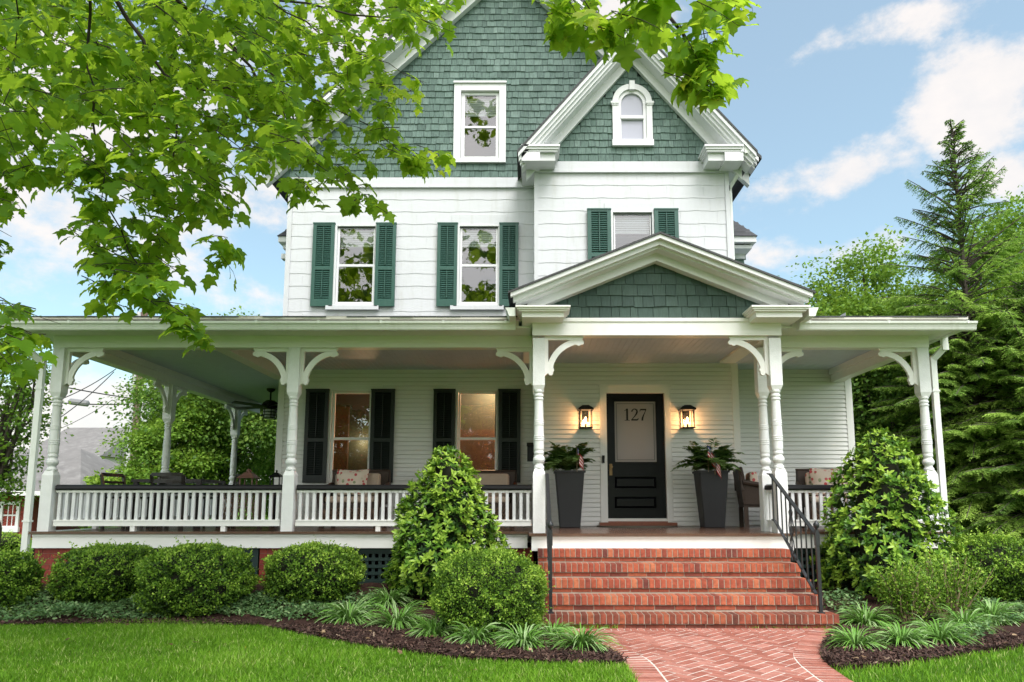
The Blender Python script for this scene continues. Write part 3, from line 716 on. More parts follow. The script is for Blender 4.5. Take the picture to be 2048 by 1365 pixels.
fu.box(-1.75, -.35, RY1 - .35, RY1 - .02, FZ, 2.62); fu.box(-2.9, -2.4, RY1 - .05, RY1 - .02, 1.9, 2.5)
fu.build('parlour_furniture_and_reflection', 'picture', house)
lp = at(727, 893, RY1 - .1)
ls = MB(); ls.lathe(lp.x, lp.y, [(.055, lp.z - .02), (.075, lp.z - .02), (.06, lp.z + .15), (.04, lp.z + .15)], 12); ls.build('parlour_lamp', 'shade', house)
def pt(name, loc, power, col, r=.05):
    l = bpy.data.lights.new(name, 'POINT'); l.energy = power; l.color = col; l.shadow_soft_size = r
    o = bpy.data.objects.new(name, l); C.objects.link(o); o.location = loc; return o
pt('parlour_light', (lp.x + .05, lp.y - .35, lp.z + .05), 7, (1, .60, .30)); can = at(987, 803, 13.2); pt('parlour_light', (can.x, 13.2, CZ - .06), 90, (1, .64, .36), .03)
for (a, b, c, d, y0) in ((XL + .1, B0 - .1, CZ + .1, EAVE_Z - .1, YL + .16), (B0 + .05, B1 - .1, CZ + .1, BAYE_Z - .1, YB + .16), (W_ATTIC[0] - .5, W_ATTIC[1] + .5, EAVE_Z + .1, W_ATTIC[3] + .3, YL + .16)):
    r = MB(); y1 = 14.6
    r.quad((a, y1, c), (b, y1, c), (b, y1, d), (a, y1, d)); r.quad((a, y0, c), (a, y1, c), (a, y1, d), (a, y0, d)); r.quad((b, y1, c), (b, y0, c), (b, y0, d), (b, y1, d))
    r.quad((a, y0, c), (b, y0, c), (b, y1, c), (a, y1, c)); r.quad((a, y0, d), (a, y1, d), (b, y1, d), (b, y0, d)); r.build('bedroom_interior', 'room_dark', house)

# ============================================================ PORCH
pf = MB()
def floorboards(x0, x1, y0, y1):
    x = x0
    while x < x1 - .005:
        w = min(.085, x1 - x); pf.box(x + .001, x + w - .001, y0, y1, FZ - .03, FZ, random.random()); x += w
floorboards(-6.28, .0, 9.13, YL); floorboards(0.0, 3.16, 8.56, YB + .05); floorboards(3.16, 5.36, 9.13, YL); floorboards(-6.28, XL, YL, 16.2)
pf.build('porch_floor', 'floor', house)
fs = MB()
def rim(x0, x1, y):                                        # white rim board and the strip under the nosing
    fs.box(x0, x1, y, y + .04, FZ - .205, FZ - .032)
    fs.box(x0, x1, y - .012, y, FZ - .062, FZ - .032)
rim(-6.25, -.02, 9.17); rim(3.18, 5.33, 9.17); rim(.03, 3.13, 8.60)
fs.box(.03, .07, 8.64, 9.2, FZ - .205, FZ - .032); fs.box(3.09, 3.13, 8.64, 9.2, FZ - .205, FZ - .032)
fs.box(-6.25, -6.21, 9.21, 16.2, FZ - .205, FZ - .032); fs.box(5.29, 5.33, 9.21, YL, FZ - .205, FZ - .032)
fs.build('porch_rim', 'porch_trim', house)
pc = MB()
def ceil(x0, x1, y0, y1):
    x = x0
    while x < x1 - .01:
        w = min(.083, x1 - x); pc.box(x + .002, x + w - .002, y0, y1, CZ, CZ + .012); x += w
ceil(-6.13, XL, 9.38, 16.0); ceil(XL, .12, 9.38, YL); ceil(.12, 3.06, 8.8, YB); ceil(3.06, 5.1, 9.38, YL)
pc.box(-6.2, 5.2, 8.8, 16.0, CZ + .013, CZ + .03)
pc.build('porch_ceiling', 'ceiling', house)
bm_ = MB()
bt = 3.41
bm_.box(PX0 - .08, .04, 9.22, 9.38, BZ, bt); bm_.box(3.14, PX1 + .08, 9.22, 9.38, BZ, bt)          # main beams
bm_.box(PX0 - .08, PX0 + .08, 9.381, 16.1, BZ, bt); bm_.box(PX1 - .08, PX1 + .08, 9.381, YL - .03, BZ, bt)
bm_.box(PX0 + .081, PX0 + .11, 9.381, 16.1, BZ + .12, CZ); bm_.box(PX1 - .11, PX1 - .081, 9.381, YL - .03, BZ + .12, CZ)
bm_.box(PX0 + .11, .04, 9.381, 9.41, BZ + .1, CZ); bm_.box(3.14, PX1 - .11, 9.381, 9.41, BZ + .1, CZ)
bm_.box(XL - .09, XL + .09, 9.41, YL - .03, BZ + .05, CZ + .005)                                      # cross beam to the house corner
bm_.box(.042, 3.12, 8.66, 8.83, BZ + .03, CZ + .03); bm_.box(.03, 3.132, 8.645, 8.66, CZ - .02, CZ + .012)   # portico beam
bm_.box(.042, .20, 8.831, 9.40, BZ + .03, CZ); bm_.box(2.96, 3.12, 8.831, 9.40, BZ + .03, CZ)
# soffits
bm_.box(-6.46, .02, 8.80, 9.215, bt - .005, bt + .02); bm_.box(3.16, 5.42, 8.80, 9.215, bt - .005, bt + .02)
bm_.box(-6.46, PX0 - .085, 9.216, 16.3, bt - .004, bt + .02); bm_.box(PX1 + .085, 5.42, 9.216, YL, bt - .004, bt + .02)
bm_.box(-6.46, -.13, 8.785, 8.80, bt - .01, 3.50); bm_.box(3.30, 5.42, 8.785, 8.80, bt - .01, 3.50); bm_.box(-6.475, -6.46, 8.785, 16.3, bt - .01, 3.50); bm_.box(5.42, 5.435, 8.785, YL, bt - .01, 3.50)
bm_.build('porch_beam', 'porch_trim', house)
pr = MB()                                                   # low porch roof, hipped at the left corner
def slope(p, nx=40):
    pr.add(p, [tuple(range(len(p)))], .5)
slope([(-6.50, 8.76, 3.53), (5.46, 8.76, 3.53), (5.46, 11.94, 4.38), (XL, 11.94, 4.38)]); slope([(-6.50, 16.3, 3.53), (-6.50, 8.76, 3.53), (XL, 11.94, 4.38), (XL, 16.3, 4.38)])
slope([(5.46, 8.76, 3.53), (5.46, 11.94, 3.53), (5.46, 11.94, 4.38)])
for k in range(14):                                         # shingle butts, ragged along the eave
    y = 8.70 + k * .23; z = 3.533 + (y - 8.75) * .2673; x = -6.5 + (y - 8.75) * .76
    while x < 5.46:
        w = random.uniform(.2, .34)
        pr.box(x + .004, min(x + w, 5.46), y + random.uniform(-.012, .006), y + .25, z, z + .014, random.random()); x += w
pr.build('porch_roof', 'roof', house)
for (a, b) in ((-6.50, -.10), (3.32, 5.47)): de = MB(); de.box(a, b, 8.705, 8.785, 3.494, 3.531); de.build('roof_edge', 'drip', house)
# gutters
def gutter_x(x0, x1, y, z):
    gm = MB()
    prof = [(y, z), (y, z - .105), (y - .075, z - .105), (y - .085, z - .09), (y - .095, z - .05), (y - .12, z - .025), (y - .125, z), (y - .118, z), (y - .112, z - .02), (y - .08, z - .095), (y - .01, z - .095), (y - .01, z)]
    gm.prism(prof, x0, x1, 'X')
    n = int((x1 - x0) / .78)
    for k in range(n + 1):
        x = x0 + .12 + (x1 - x0 - .24) * k / max(n, 1)
        gm.box(x - .016, x + .016, y - .128, y + .01, z, z + .007); gm.box(x - .008, x + .008, y - .126, y - .122, z - .03, z + .006)
    for e in (x0, x1): gm.prism([(y, z), (y, z - .105), (y - .075, z - .105), (y - .095, z - .05), (y - .125, z)], e - .003, e + .003, 'X')
    return gm
gutter_x(-6.60, -.17, 8.785, 3.462).build('gutter', 'gutter', house); gutter_x(3.36, 5.56, 8.785, 3.462).build('gutter', 'gutter', house)
for xs, sg in ((-6.475, -1), (5.435, 1)):
    gm = MB(); gm.prism([(xs, 3.495), (xs, 3.39), (xs + sg * .075, 3.39), (xs + sg * .095, 3.445), (xs + sg * .125, 3.495)], 8.79, 16.3 if sg < 0 else YL)
    gm.build('gutter', 'gutter', house)
def downspout(pts):
    d = MB()
    for a, b in zip(pts[:-1], pts[1:]):
        d.bar(a, b, .075, .055, (0, 1, 0) if abs(b[2] - a[2]) > .02 else (0, 0, 1))
    for p in pts[1:-1]: d.obox(p, (.04, 0, 0), (0, .03, 0), (0, 0, .04))
    for z in (2.7, 1.0): d.box(pts[-1][0] - .05, pts[-1][0] + .05, pts[-1][1] - .034, pts[-1][1] + .034, z - .012, z + .012)
    return d.build('downspout', 'gutter', house)
downspout([(-6.52, 9.06, 3.40), (-6.52, 9.06, 3.22), (-6.345, 9.19, 3.05), (-6.345, 9.19, .25)])
downspout([(5.50, 9.30, 3.40), (5.50, 9.30, 3.27), (5.385, 9.40, 3.12), (5.385, 9.40, .25)])

# ---- turned posts ----
def post_mesh():
    p = MB(); h = .073; c = .052
    z0, z1, z2, z3 = 0, .76, 1.74, BZ - FZ
    p.box(-h, h, -h, h, z0, z1 - .05); p.frustum(0, 0, z1 - .05, z1 + .01, h, h, c, c)
    p.frustum(0, 0, z2 - .01, z2 + .05, c, c, h, h); p.box(-h, h, -h, h, z2 + .05, z3)
    q = [(.070, z1), (.082, z1 + .015), (.082, z1 + .035), (.062, z1 + .055), (.062, z1 + .075), (.082, z1 + .09), (.094, z1 + .115), (.090, z1 + .14), (.068, z1 + .165), (.066, z1 + .18), (.078, z1 + .192), (.078, z1 + .212), (.072, z1 + .225)]
    def rings(z, r): return [(r, z - .034), (r + .006, z - .030), (r + .006, z - .018), (r - .002, z - .014), (r + .006, z - .008), (r + .006, z + .008), (r - .002, z + .014), (r + .006, z + .018), (r + .006, z + .030), (r, z + .034)]
    q += [(.080, z1 + .25)] + rings(z1 + .38, .079) + rings(z1 + .57, .074) + [(.066, z2 - .14), (.064, z2 - .135), (.076, z2 - .125), (.076, z2 - .108), (.064, z2 - .10), (.064, z2 - .092), (.076, z2 - .082), (.076, z2 - .066), (.060, z2 - .05), (.072, z2 - .036), (.080, z2 - .028), (.080, z2 - .006), (.07, z2)]
    p.lathe(0, 0, [(r * .77, z) for r, z in q], 22); return p
def bracket_mb(L=.47):
    """fretwork bracket in the u (out), v (down) plane, returned as polygons with their half thickness"""
    out = []
    r0, r1 = L * .80, L * .955; n = 12
    for k in range(n):
        a0, a1 = PI + (PI / 2) * k / n, PI + (PI / 2) * (k + 1) / n
        out.append(([(L + r * math.cos(a), L + r * math.sin(a)) for r, a in ((r0, a0), (r1, a0), (r1, a1), (r0, a1))], .018))
    out.append(([(0, 0), (L * 1.04, 0), (L * .98, .045), (0, .045)], .024)); out.append(([(0, .045), (.045, .045), (.045, L * .98), (0, L * 1.06)], .024))
    for k, (cu, cv, r) in enumerate([(L * .98, .075, .030), (L * .90, .088, .030), (L * .82, .085, .022), (.075, L * .98, .030), (.088, L * .90, .030), (.085, L * .82, .022)]):
        out.append(([(cu + r * math.cos(2 * PI * j / 10), cv + r * math.sin(2 * PI * j / 10)) for j in range(10)], .0205 + .001 * (k % 3)))
    return out
BR = bracket_mb()
def bracket(post, x, y, z, dx, dy, yoff=0):
    b = MB()
    for poly, h in BR:
        vs = []
        for e in (-h, h):
            for (u, v) in poly:
                o = .072 + u
                vs.append((dx * o + dy * 0 + (0 if dx else e), dy * o + (e if dx else 0), -v))
        n = len(poly); b.add(vs, [tuple(range(n)), tuple(range(2 * n - 1, n - 1, -1))] + [(i, i + n, (i + 1) % n + n, (i + 1) % n) for i in range(n)])
    o = b.build('bracket', 'porch_trim', None, loc=(0, 0, 0)); o.parent = post; o.location = (0, yoff, z - FZ); return o
pm_ = post_mesh(); first = None
def post(x, y, dirs, top=BZ):
    global first
    if first is None: o = pm_.build('porch_post', 'post', house, loc=(x, y, FZ)); first = o
    else:
        o = first.copy(); C.objects.link(o); o.parent = house; o.location = Vector((x, y, FZ)) - BASE[house.name]
    BASE[o.name] = BASE[house.name]
    for d in dirs: bracket(o, x, y, top, *d)
    return o
post(PX0, YM, [(1, 0), (0, 1)]); post(-3.08, YM, [(-1, 0), (1, 0)]); post(.122, YM, [(-1, 0)]); post(3.06, YM, [(1, 0)]); post(PX1, YM, [(-1, 0)])
post(PX0, 12.2, [(0, -1), (0, 1)]); post(PX0, 15.0, [(0, -1), (0, 1)])
for x, d in ((.122, 1), (3.04, -1)): post(x, YP, [(d, 0)], BZ + .03)

# ---- railings ----
bal = MB(); bal.box(-.019, .019, -.017, .017, .125, .515)
bal_first = None
def railing(p0, p1, single=True):
    global bal_first
    p0, p1 = Vector((*p0, FZ)), Vector((*p1, FZ)); d = p1 - p0; L = d.length; ux = d.normalized()
    ang = math.atan2(ux.y, ux.x)
    r = MB(); r.bar(p0 + Vector((0, 0, .095)), p1 + Vector((0, 0, .095)), .07, .06); r.bar(p0 + Vector((0, 0, .135)), p1 + Vector((0, 0, .135)), .085, .02)
    r.bar(p0 + Vector((0, 0, .505)), p1 + Vector((0, 0, .505)), .05, .03)
    for f_ in (.35, .75) if L > 1.5 else (.5,):
        c = p0 + d * f_; r.obox(c + Vector((0, 0, .034)), ux * .03, Vector((-ux.y, ux.x, 0)) * .03, (0, 0, .034))
    rail = r.build('railing', 'porch_trim', house)
    t = MB()
    side = Vector((-ux.y, ux.x, 0))
    prof = [(-.045, .522), (.045, .522), (.052, .54), (.048, .572), (.025, .59), (-.025, .59), (-.048, .572), (-.052, .54)]
    vs = [q + side * a + Vector((0, 0, b)) for q in (p0, p1) for a, b in prof]; n = len(prof)
    t.add(vs, [tuple(range(n - 1, -1, -1)), tuple(range(n, 2 * n))] + [(i, (i + 1) % n, (i + 1) % n + n, i + n) for i in range(n)])
    t.build('handrail', 'black', rail)
    n = int(L / .0885); sb = MB()
    for k in range(n):
        c = p0 + d * ((k + .5) / n)
        if single:
            if bal_first is None: o = bal.build('baluster', 'trim', rail, loc=c); bal_first = o
            else:
                o = bal_first.copy(); C.objects.link(o); o.parent = rail
            o.location = c - BASE[rail.name]; o.rotation_euler = (0, 0, ang)
        else: sb.obox(c + Vector((0, 0, .32)), ux * .019, side * .017, (0, 0, .195))
    if not single: sb.build('baluster', 'trim', rail)['kind'] = 'stuff'
railing((PX0 + .1, YM), (-3.18, YM)); railing((-2.98, YM), (.03, YM)); railing((3.16, YM), (PX1 - .1, YM))
railing((PX0, 9.4), (PX0, 12.1), False); railing((PX0, 12.3), (PX0, 14.9), False)
railing((3.05, 8.85), (3.05, 9.2), False); railing((PX1, 9.4), (PX1, YL - .03), False)

# ---- portico pediment ----
PKP = at(1318, 528, 8.68); SP = .405
pg = MB(); hw = 1.45
pg.prism([(PFX - hw, CZ + .02), (PFX + hw, CZ + .02), (PFX, CZ + .02 + .84)], 8.70, 8.72)
pg.build('pediment_backing', 'shingle_back', house)
s4 = MB()
pzb = CZ + .035; pzk = PKP.z
shingles(s4, PFX - 1.6, PFX + 1.6, pzb, pzk + .02, 8.695, .136, lambda x, z: abs(x - PFX) < (pzk - z) / SP + .12, .09, .20, .018)
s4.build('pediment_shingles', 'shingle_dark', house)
pk = MB(); TP = .20
xe = 1.80
chevron(pk, PFX, pzk, SP, xe - .20, .0, .13, 8.56, 8.69)
chevron(pk, PFX, pzk, SP, xe - .06, .10, .16, 8.40, 8.56)
chevron(pk, PFX, pzk, SP, xe - .03, .125, .20, 8.34, 8.40)
chevron(pk, PFX, pzk, SP, xe, .185, .235, 8.28, 8.34)
pk.build('pediment_rake', 'trim', house)
pr2 = MB(); chevron(pr2, PFX, pzk, SP, xe + .03, .236, .262, 8.265, 11.3)
x = 0
pr2.build('portico_roof', 'roof', house)
zt = at(1085, 611, 8.3).z; zb2 = at(1085, 634, 8.36).z; hh = zt - zb2
for xa, xb, sg in ((at(1031, 615, 8.3).x, at(1141, 615, 8.3).x, -1), (at(1503, 615, 8.3).x, at(1621, 615, 8.3).x, 1)):
    ret = MB(); ret.box(xa, xb, 8.29, 8.70, zt - hh * .16, zt); ret.box(xa + .018, xb - .018, 8.31, 8.70, zt - hh * .34, zt - hh * .16); ret.box(xa + .04, xb - .04, 8.33, 8.70, zt - hh * .5, zt - hh * .34)
    ret.box(xa + .075, xb - .075, 8.37, 8.70, zb2, zt - hh * .5)
    # boxed eave running back along the portico's side
    xi0, xi1 = (xa, xa + .32) if sg < 0 else (xb - .32, xb)
    ret.box(xi0 + .075 * (sg < 0), xi1 - .075 * (sg > 0), 8.71, 11.2, zb2, zt - hh * .5)
    ret.box(xi0, xi1, 8.71, 11.2, zt - hh * .5, zt - .005)
    ret.build('pediment_return', 'porch_trim', house)
for xs, sg in ((at(1031, 615, 8.3).x - .003, -1), (at(1621, 615, 8.3).x + .003, 1)):
    gm = MB(); gm.prism([(xs, zt - .01), (xs, zt - .115), (xs + sg * .075, zt - .115), (xs + sg * .095, zt - .06), (xs + sg * .12, zt - .01)], 8.36, 10.0)
    gm.build('gutter', 'gutter', house)

# ---- foundation: brick piers and lattice ----
def brick_face(mb, x0, x1, y, z0, z1, lx=.205, lz=.0667, depth=.06, axis='X', m=.010):
    nz = max(1, round((z1 - z0) / lz)); hz = (z1 - z0) / nz
    for r in range(nz):
        x = x0 - (lx / 2 if r % 2 else 0)
        while x < x1:
            a, b = max(x, x0), min(x + lx, x1)
            if b - a > .03:
                j = random.gauss(0, .0015)
                mb.box(a + m / 2, b - m / 2, y + j, y + depth, z0 + r * hz + m / 2, z0 + (r + 1) * hz - m / 2, random.random())
            x += lx
fz1 = FZ - .205
for (a, b) in ((-6.24, -5.62), (-3.40, -2.72), (-.30, .06), (4.9, 5.33)):
    br = MB(); brick_face(br, a, b, 9.215, .12, fz1); pier = br.build('foundation_pier', 'brick_red', house)
    mo = MB(); mo.box(a + .004, b - .004, 9.222, 9.5, .12, fz1 - .001); mo.build('mortar_core', 'mortar_red', pier)
def lattice(x0, x1, y=9.24):
    l = MB(); z0, z1 = .19, fz1 - .004
    rect_frame(l, (x0, x1, z0, z1), (x0 + .07, x1 - .07, z0 + .07, z1 - .05), y - .012, y + .03)
    n = int((x1 - x0 - .14) / .082)
    for k in range(n + 1):
        x = x0 + .07 + (x1 - x0 - .14) * k / n; l.box(x - .02, x + .02, y + .006, y + .014, z0 + .06, z1 - .04)
    nz = max(2, int((z1 - z0 - .12) / .082))
    for k in range(nz + 1):
        z = z0 + .07 + (z1 - z0 - .12) * k / nz; l.box(x0 + .06, x1 - .06, y - .003, y + .005, z - .02, z + .02)
    l.build('lattice_panel', 'lattice', house)
lattice(-5.60, -3.42); lattice(-2.70, -.32); lattice(3.10, 4.88)
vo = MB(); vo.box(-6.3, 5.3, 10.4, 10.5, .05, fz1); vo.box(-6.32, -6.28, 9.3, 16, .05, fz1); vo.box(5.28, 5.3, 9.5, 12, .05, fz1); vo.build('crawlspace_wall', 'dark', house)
# ============================================================ STEPS, WALK, PORCH THINGS
steps = empty('brick_steps', (PFX, 7.9, 0), 'five red brick steps with rowlock edges rising to the porch', 'steps')
NY = [7.20, 7.48, 7.76, 8.04, 8.32]; NZ = [.142, .285, .42, .56, .70]
SX0, SX1 = .10, 2.985
for k, (ny, nz) in enumerate(zip(NY, NZ)):
    zb = NZ[k - 1] if k else -.02
    x0, x1 = (SX0 - .02, SX1 + .04) if k == 0 else (SX0, SX1)
    b = MB(); n = round((x1 - x0) / .0615); w = (x1 - x0) / n
    for i in range(n):                                  # rowlock course: bricks on edge, slightly proud of the riser
        xa = x0 + i * w; j = random.uniform(-.004, .002); dz = random.uniform(-.001, .002)
        b.box(xa + .0048, xa + w - .0048, ny + j, ny + .205, nz - .088, nz + dz, min(1, max(0, random.gauss(.50, .27))))
    nb_ = round((x1 - x0) / .20); wb = (x1 - x0) / nb_
    off = wb * random.uniform(.2, .8)
    for i in range(-1, nb_ + 1):
        xa, xb = max(x0 + off + i * wb, x0), min(x0 + off + (i + 1) * wb, x1)
        if xb - xa > .03: b.box(xa + .004, xb - .004, ny + .022 + random.gauss(0, .0015), ny + .10, zb + .004 if k else -.01, nz - .097, min(1, max(0, random.gauss(.42, .22))))
    st = b.build('step', 'brick_moss' if k == 0 else 'brick', steps, bevel=.004)
    m = MB(); m.box(x0 + .003, x1 - .003, ny + .027, NY[k + 1] + .03 if k < 4 else 8.60, -.05, nz - .092); m.box(x0 + .002, x1 - .002, ny + .005, NY[k + 1] + .03 if k < 4 else 8.60, nz - .0915, nz - .003); m.build('mortar_bed', 'mortar', st)

def handrail(x, label):
    hr = empty('iron_handrail', (x, 7.30, NZ[0]), label, 'handrail', 'iron handrails beside the steps')
    T0, T1 = Vector((x, 8.60, 1.565)), Vector((x, 7.36, .93)); Q0, Q1 = Vector((x, 8.52, 1.02)), Vector((x, 7.40, .315))
    t = MB(); t.bar(T0, T1, .042, .016, (0, 0, 1)); t.bar(T1, (x, 7.30, .905), .042, .016); t.bar((x, 8.68, 1.575), T0, .042, .014)
    t.build('top_rail', 'iron', hr)
    t = MB(); t.bar(Q0, Q1, .03, .014, (0, 0, 1)); t.bar((x, 8.60, 1.03), Q0, .03, .014); t.build('bottom_rail', 'iron', hr)
    t = MB(); t.box(x - .016, x + .016, 7.284, 7.316, NZ[0], .955); t.box(x - .03, x + .03, 7.27, 7.33, NZ[0], NZ[0] + .012)
    t.box(x - .021, x + .021, 7.279, 7.321, .80, .93); t.build('rail_post', 'iron', hr)
    t = MB(); t.lathe(x, 7.30, [(.012, .955), (.012, .965), (.024, .978), (.031, .998), (.028, 1.018), (.012, 1.036), (.004, 1.048)], 12); t.build('finial', 'iron', hr, smooth=True)
    n = 9
    for i in range(n):
        f_ = (i + .35) / n; a = T0.lerp(T1, f_); 
        fb = (Q0.y - a.y) / (Q0.y - Q1.y); b_ = Q0.lerp(Q1, fb) if fb > 0 else Vector((x, a.y, 1.03))
        t = MB(); t.bar((x, a.y, b_.z), (x, a.y, a.z), .013, .013, (0, 1, 0)); t.build('picket', 'iron', hr)
    a = T0.lerp(T1, 4.35 / n); c = MB(); zc = a.z - .40
    for sg in (-1, 1):
        c.tube([(x, a.y + sg * .02, zc + .30), (x, a.y + sg * .05, zc + .27), (x, a.y + sg * .03, zc + .22), (x, a.y + sg * .065, zc + .12), (x, a.y + sg * .05, zc + .04), (x, a.y + sg * .01, zc), (x, a.y + sg * .05, zc - .05), (x, a.y + sg * .065, zc - .13), (x, a.y + sg * .03, zc - .22), (x, a.y + sg * .012, zc - .26)], .007, 6)
    c.tube([(x, a.y - .018, zc), (x, a.y, zc + .02), (x, a.y + .018, zc), (x, a.y, zc - .02), (x, a.y - .018, zc)], .009, 6)
    c.build('scrollwork', 'iron', hr); return hr
handrail(.215, 'black iron handrail left of the brick steps, seen end-on'); handrail(2.885, 'black iron handrail right of the brick steps, pickets and scroll in view')

# ---- walk outline ----
WL = [(.73, 1.0), (.73, 5.55), (.715, 5.8), (.65, 6.05), (.55, 6.26), (.40, 6.5), (.22, 6.85), (.10, 7.18)]
WR = [(2.99, 7.18), (2.88, 7.03), (2.72, 6.73), (2.52, 6.36), (2.37, 6.07), (2.29, 5.84), (2.235, 5.55), (2.20, 5.15), (2.18, 1.0)]
walk_poly = np.array(WL + WR)
def inpoly(x, y, poly):
    x = np.asarray(x); y = np.asarray(y); c = np.zeros(x.shape, bool); n = len(poly)
    for i in range(n):
        x0, y0 = poly[i]; x1, y1 = poly[i - 1]
        if y0 == y1: continue
        c ^= ((y0 > y) != (y1 > y)) & (x < (x1 - x0) * (y - y0) / (y1 - y0) + x0)
    return c
def polydist(x, y, pl):
    """distance to an open polyline"""
    d = np.full(np.shape(x), 1e9)
    for (ax, ay), (bx, by) in zip(pl[:-1], pl[1:]):
        t = np.clip(((x - ax) * (bx - ax) + (y - ay) * (by - ay)) / max((bx - ax) ** 2 + (by - ay) ** 2, 1e-9), 0, 1)
        d = np.minimum(d, np.hypot(x - ax - t * (bx - ax), y - ay - t * (by - ay)))
    return d
g = MB(); 
g.prism([tuple(p) for p in walk_poly], -.08, .012, 'Z')
walk = g.build('brick_walk', 'grout', None)
tag(walk, 'herringbone red brick walk with white joints leading to the steps', 'path', kind='structure')
pv = MB(); EDGE = .20
def paver(cx, cy, ang, L=.20, W=.098, clip=None):
    c, s = math.cos(ang), math.sin(ang); 
    P = [(cx + c * u * L / 2 - s * v * W / 2, cy + s * u * L / 2 + c * v * W / 2) for u, v in ((-1, -1), (1, -1), (1, 1), (-1, 1))]
    return P
def clip_poly(P, f):
    """keep the part where f(p) >= 0 (f linear enough)"""
    out = []
    for i in range(len(P)):
        a, b = P[i], P[(i + 1) % len(P)]; fa, fb = f(a), f(b)
        if fa >= 0: out.append(a)
        if (fa >= 0) != (fb >= 0):
            t = fa / (fa - fb); out.append((a[0] + (b[0] - a[0]) * t, a[1] + (b[1] - a[1]) * t))
    return out
def half_l(p): return float(np.interp(p[1], [q[1] for q in WL], [q[0] for q in WL]))
def half_r(p): return float(np.interp(p[1], [q[1] for q in WR[::-1]], [q[0] for q in WR[::-1]]))
L_, G_ = .172, .092                                     # herringbone, turned 45 degrees
fl = lambda p: (p[0] - half_l(p)) - EDGE - .016 - .012 * min(1, max(0, (p[1] - 6.2) / .8))
fr = lambda p: (half_r(p) - p[0]) - EDGE - .016 - .012 * min(1, max(0, (p[1] - 6.2) / .8))
ft = lambda p: 7.075 - p[1]
ca, sa = math.cos(PI / 4), math.sin(PI / 4)
for i in range(-80, 100):
    for j in range(-45, 45):
        for kind in (0, 1):
            # unit cell of a running herringbone
            u0 = (i + 0) * G_ + j * 2 * G_; v0 = i * G_ - j * 2 * G_
            if kind == 0: cu, cv, an = u0 + G_, v0 + G_ / 2, 0
            else: cu, cv, an = u0 + G_ / 2 - 0, v0 + 2 * G_ - 0, PI / 2
            cx, cy = 1.7 + ca * cu - sa * cv, 5.2 + sa * cu + ca * cv
            if not (3.6 < cy < 7.3 and -.2 < cx < 3.4): continue
            P = paver(cx, cy, an + PI / 4, .1725, .0805)
            for f_ in (fl, fr, ft): P = clip_poly(P, f_) if P else P
            if len(P) >= 3:
                dz = random.uniform(-.0012, .0012); pv.prism(P, .0, .0140 + dz, 'Z', random.random())
def edge_bricks(pl, sgn, w=.076):
    """border of bricks laid square to the edge"""
    seg = [math.hypot(b[0] - a[0], b[1] - a[1]) for a, b in zip(pl[:-1], pl[1:])]; tot = sum(seg); n = int(tot / w)
    cum = np.concatenate([[0], np.cumsum(seg)])
    px_ = np.array([p[0] for p in pl]); py_ = np.array([p[1] for p in pl])
    def pos(s): return np.array([np.interp(s, cum, px_), np.interp(s, cum, py_)])
    for k in range(n):
        a, b = pos((k + .09) * tot / n), pos((k + .91) * tot / n); m = (k + .5) * tot / n
        d = pos(min(m + .12, tot)) - pos(max(m - .12, 0)); d /= np.linalg.norm(d); nn = np.array([d[1], -d[0]]) * sgn
        pv.prism([tuple(a), tuple(b), tuple(b + nn * EDGE), tuple(a + nn * EDGE)] if sgn > 0 else [tuple(b), tuple(a), tuple(a + nn * EDGE), tuple(b + nn * EDGE)], .0, .0142 + random.gauss(0, .0006), 'Z', random.random())
edge_bricks([p for p in WL if p[1] > 3][:1] and [(.73, 3.6)] + WL[1:-1] + [(.16, 7.12)], 1)
edge_bricks([(2.95, 7.08)] + WR[1:-1] + [(2.19, 3.6)], 1)
n = 44
for k in range(n):
    xa = .16 + (2.94 - .16) * k / n; w = 2.78 / n
    pv.prism([(xa + .004, 7.085), (xa + w - .004, 7.085), (xa + w - .004, 7.215), (xa + .004, 7.215)], 0, .0141 + random.gauss(0, .0006), 'Z', random.random())
pv.build('pavers', 'paver', walk)

# ---- planters, ferns, flags ----
def planter(px0, px1, label):
    Y = 10.72; c = at((px0 + px1) / 2, 1000, Y)
    p = empty('tall_planter', (c.x, Y, FZ), label, 'planter', 'charcoal planters flanking the front door')
    a0, a1, h_ = .148, .212, .83; m = MB()
    m.frustum(c.x, Y, FZ, FZ + h_, a0, a0, a1, a1)
    vs = []
    o = m.build('pot', 'planter', p, bevel=.012)
    r = MB(); rect_frame_z = [(c.x - a1 - .004, Y - a1 - .004), (c.x + a1 + .004, Y - a1 - .004), (c.x + a1 + .004, Y + a1 + .004), (c.x - a1 - .004, Y + a1 + .004)]
    for i in range(4):
        a, b = rect_frame_z[i], rect_frame_z[(i + 1) % 4]; r.bar((*a, FZ + h_ - .012), (*b, FZ + h_ - .012), .022, .03)
    r.build('rim', 'planter', p)
    s = MB(); s.box(c.x - a1 + .02, c.x + a1 - .02, Y - a1 + .02, Y + a1 - .02, FZ + h_, FZ + h_ + .004); s.build('soil', 'mulch', p)
    return c.x, Y, FZ + h_
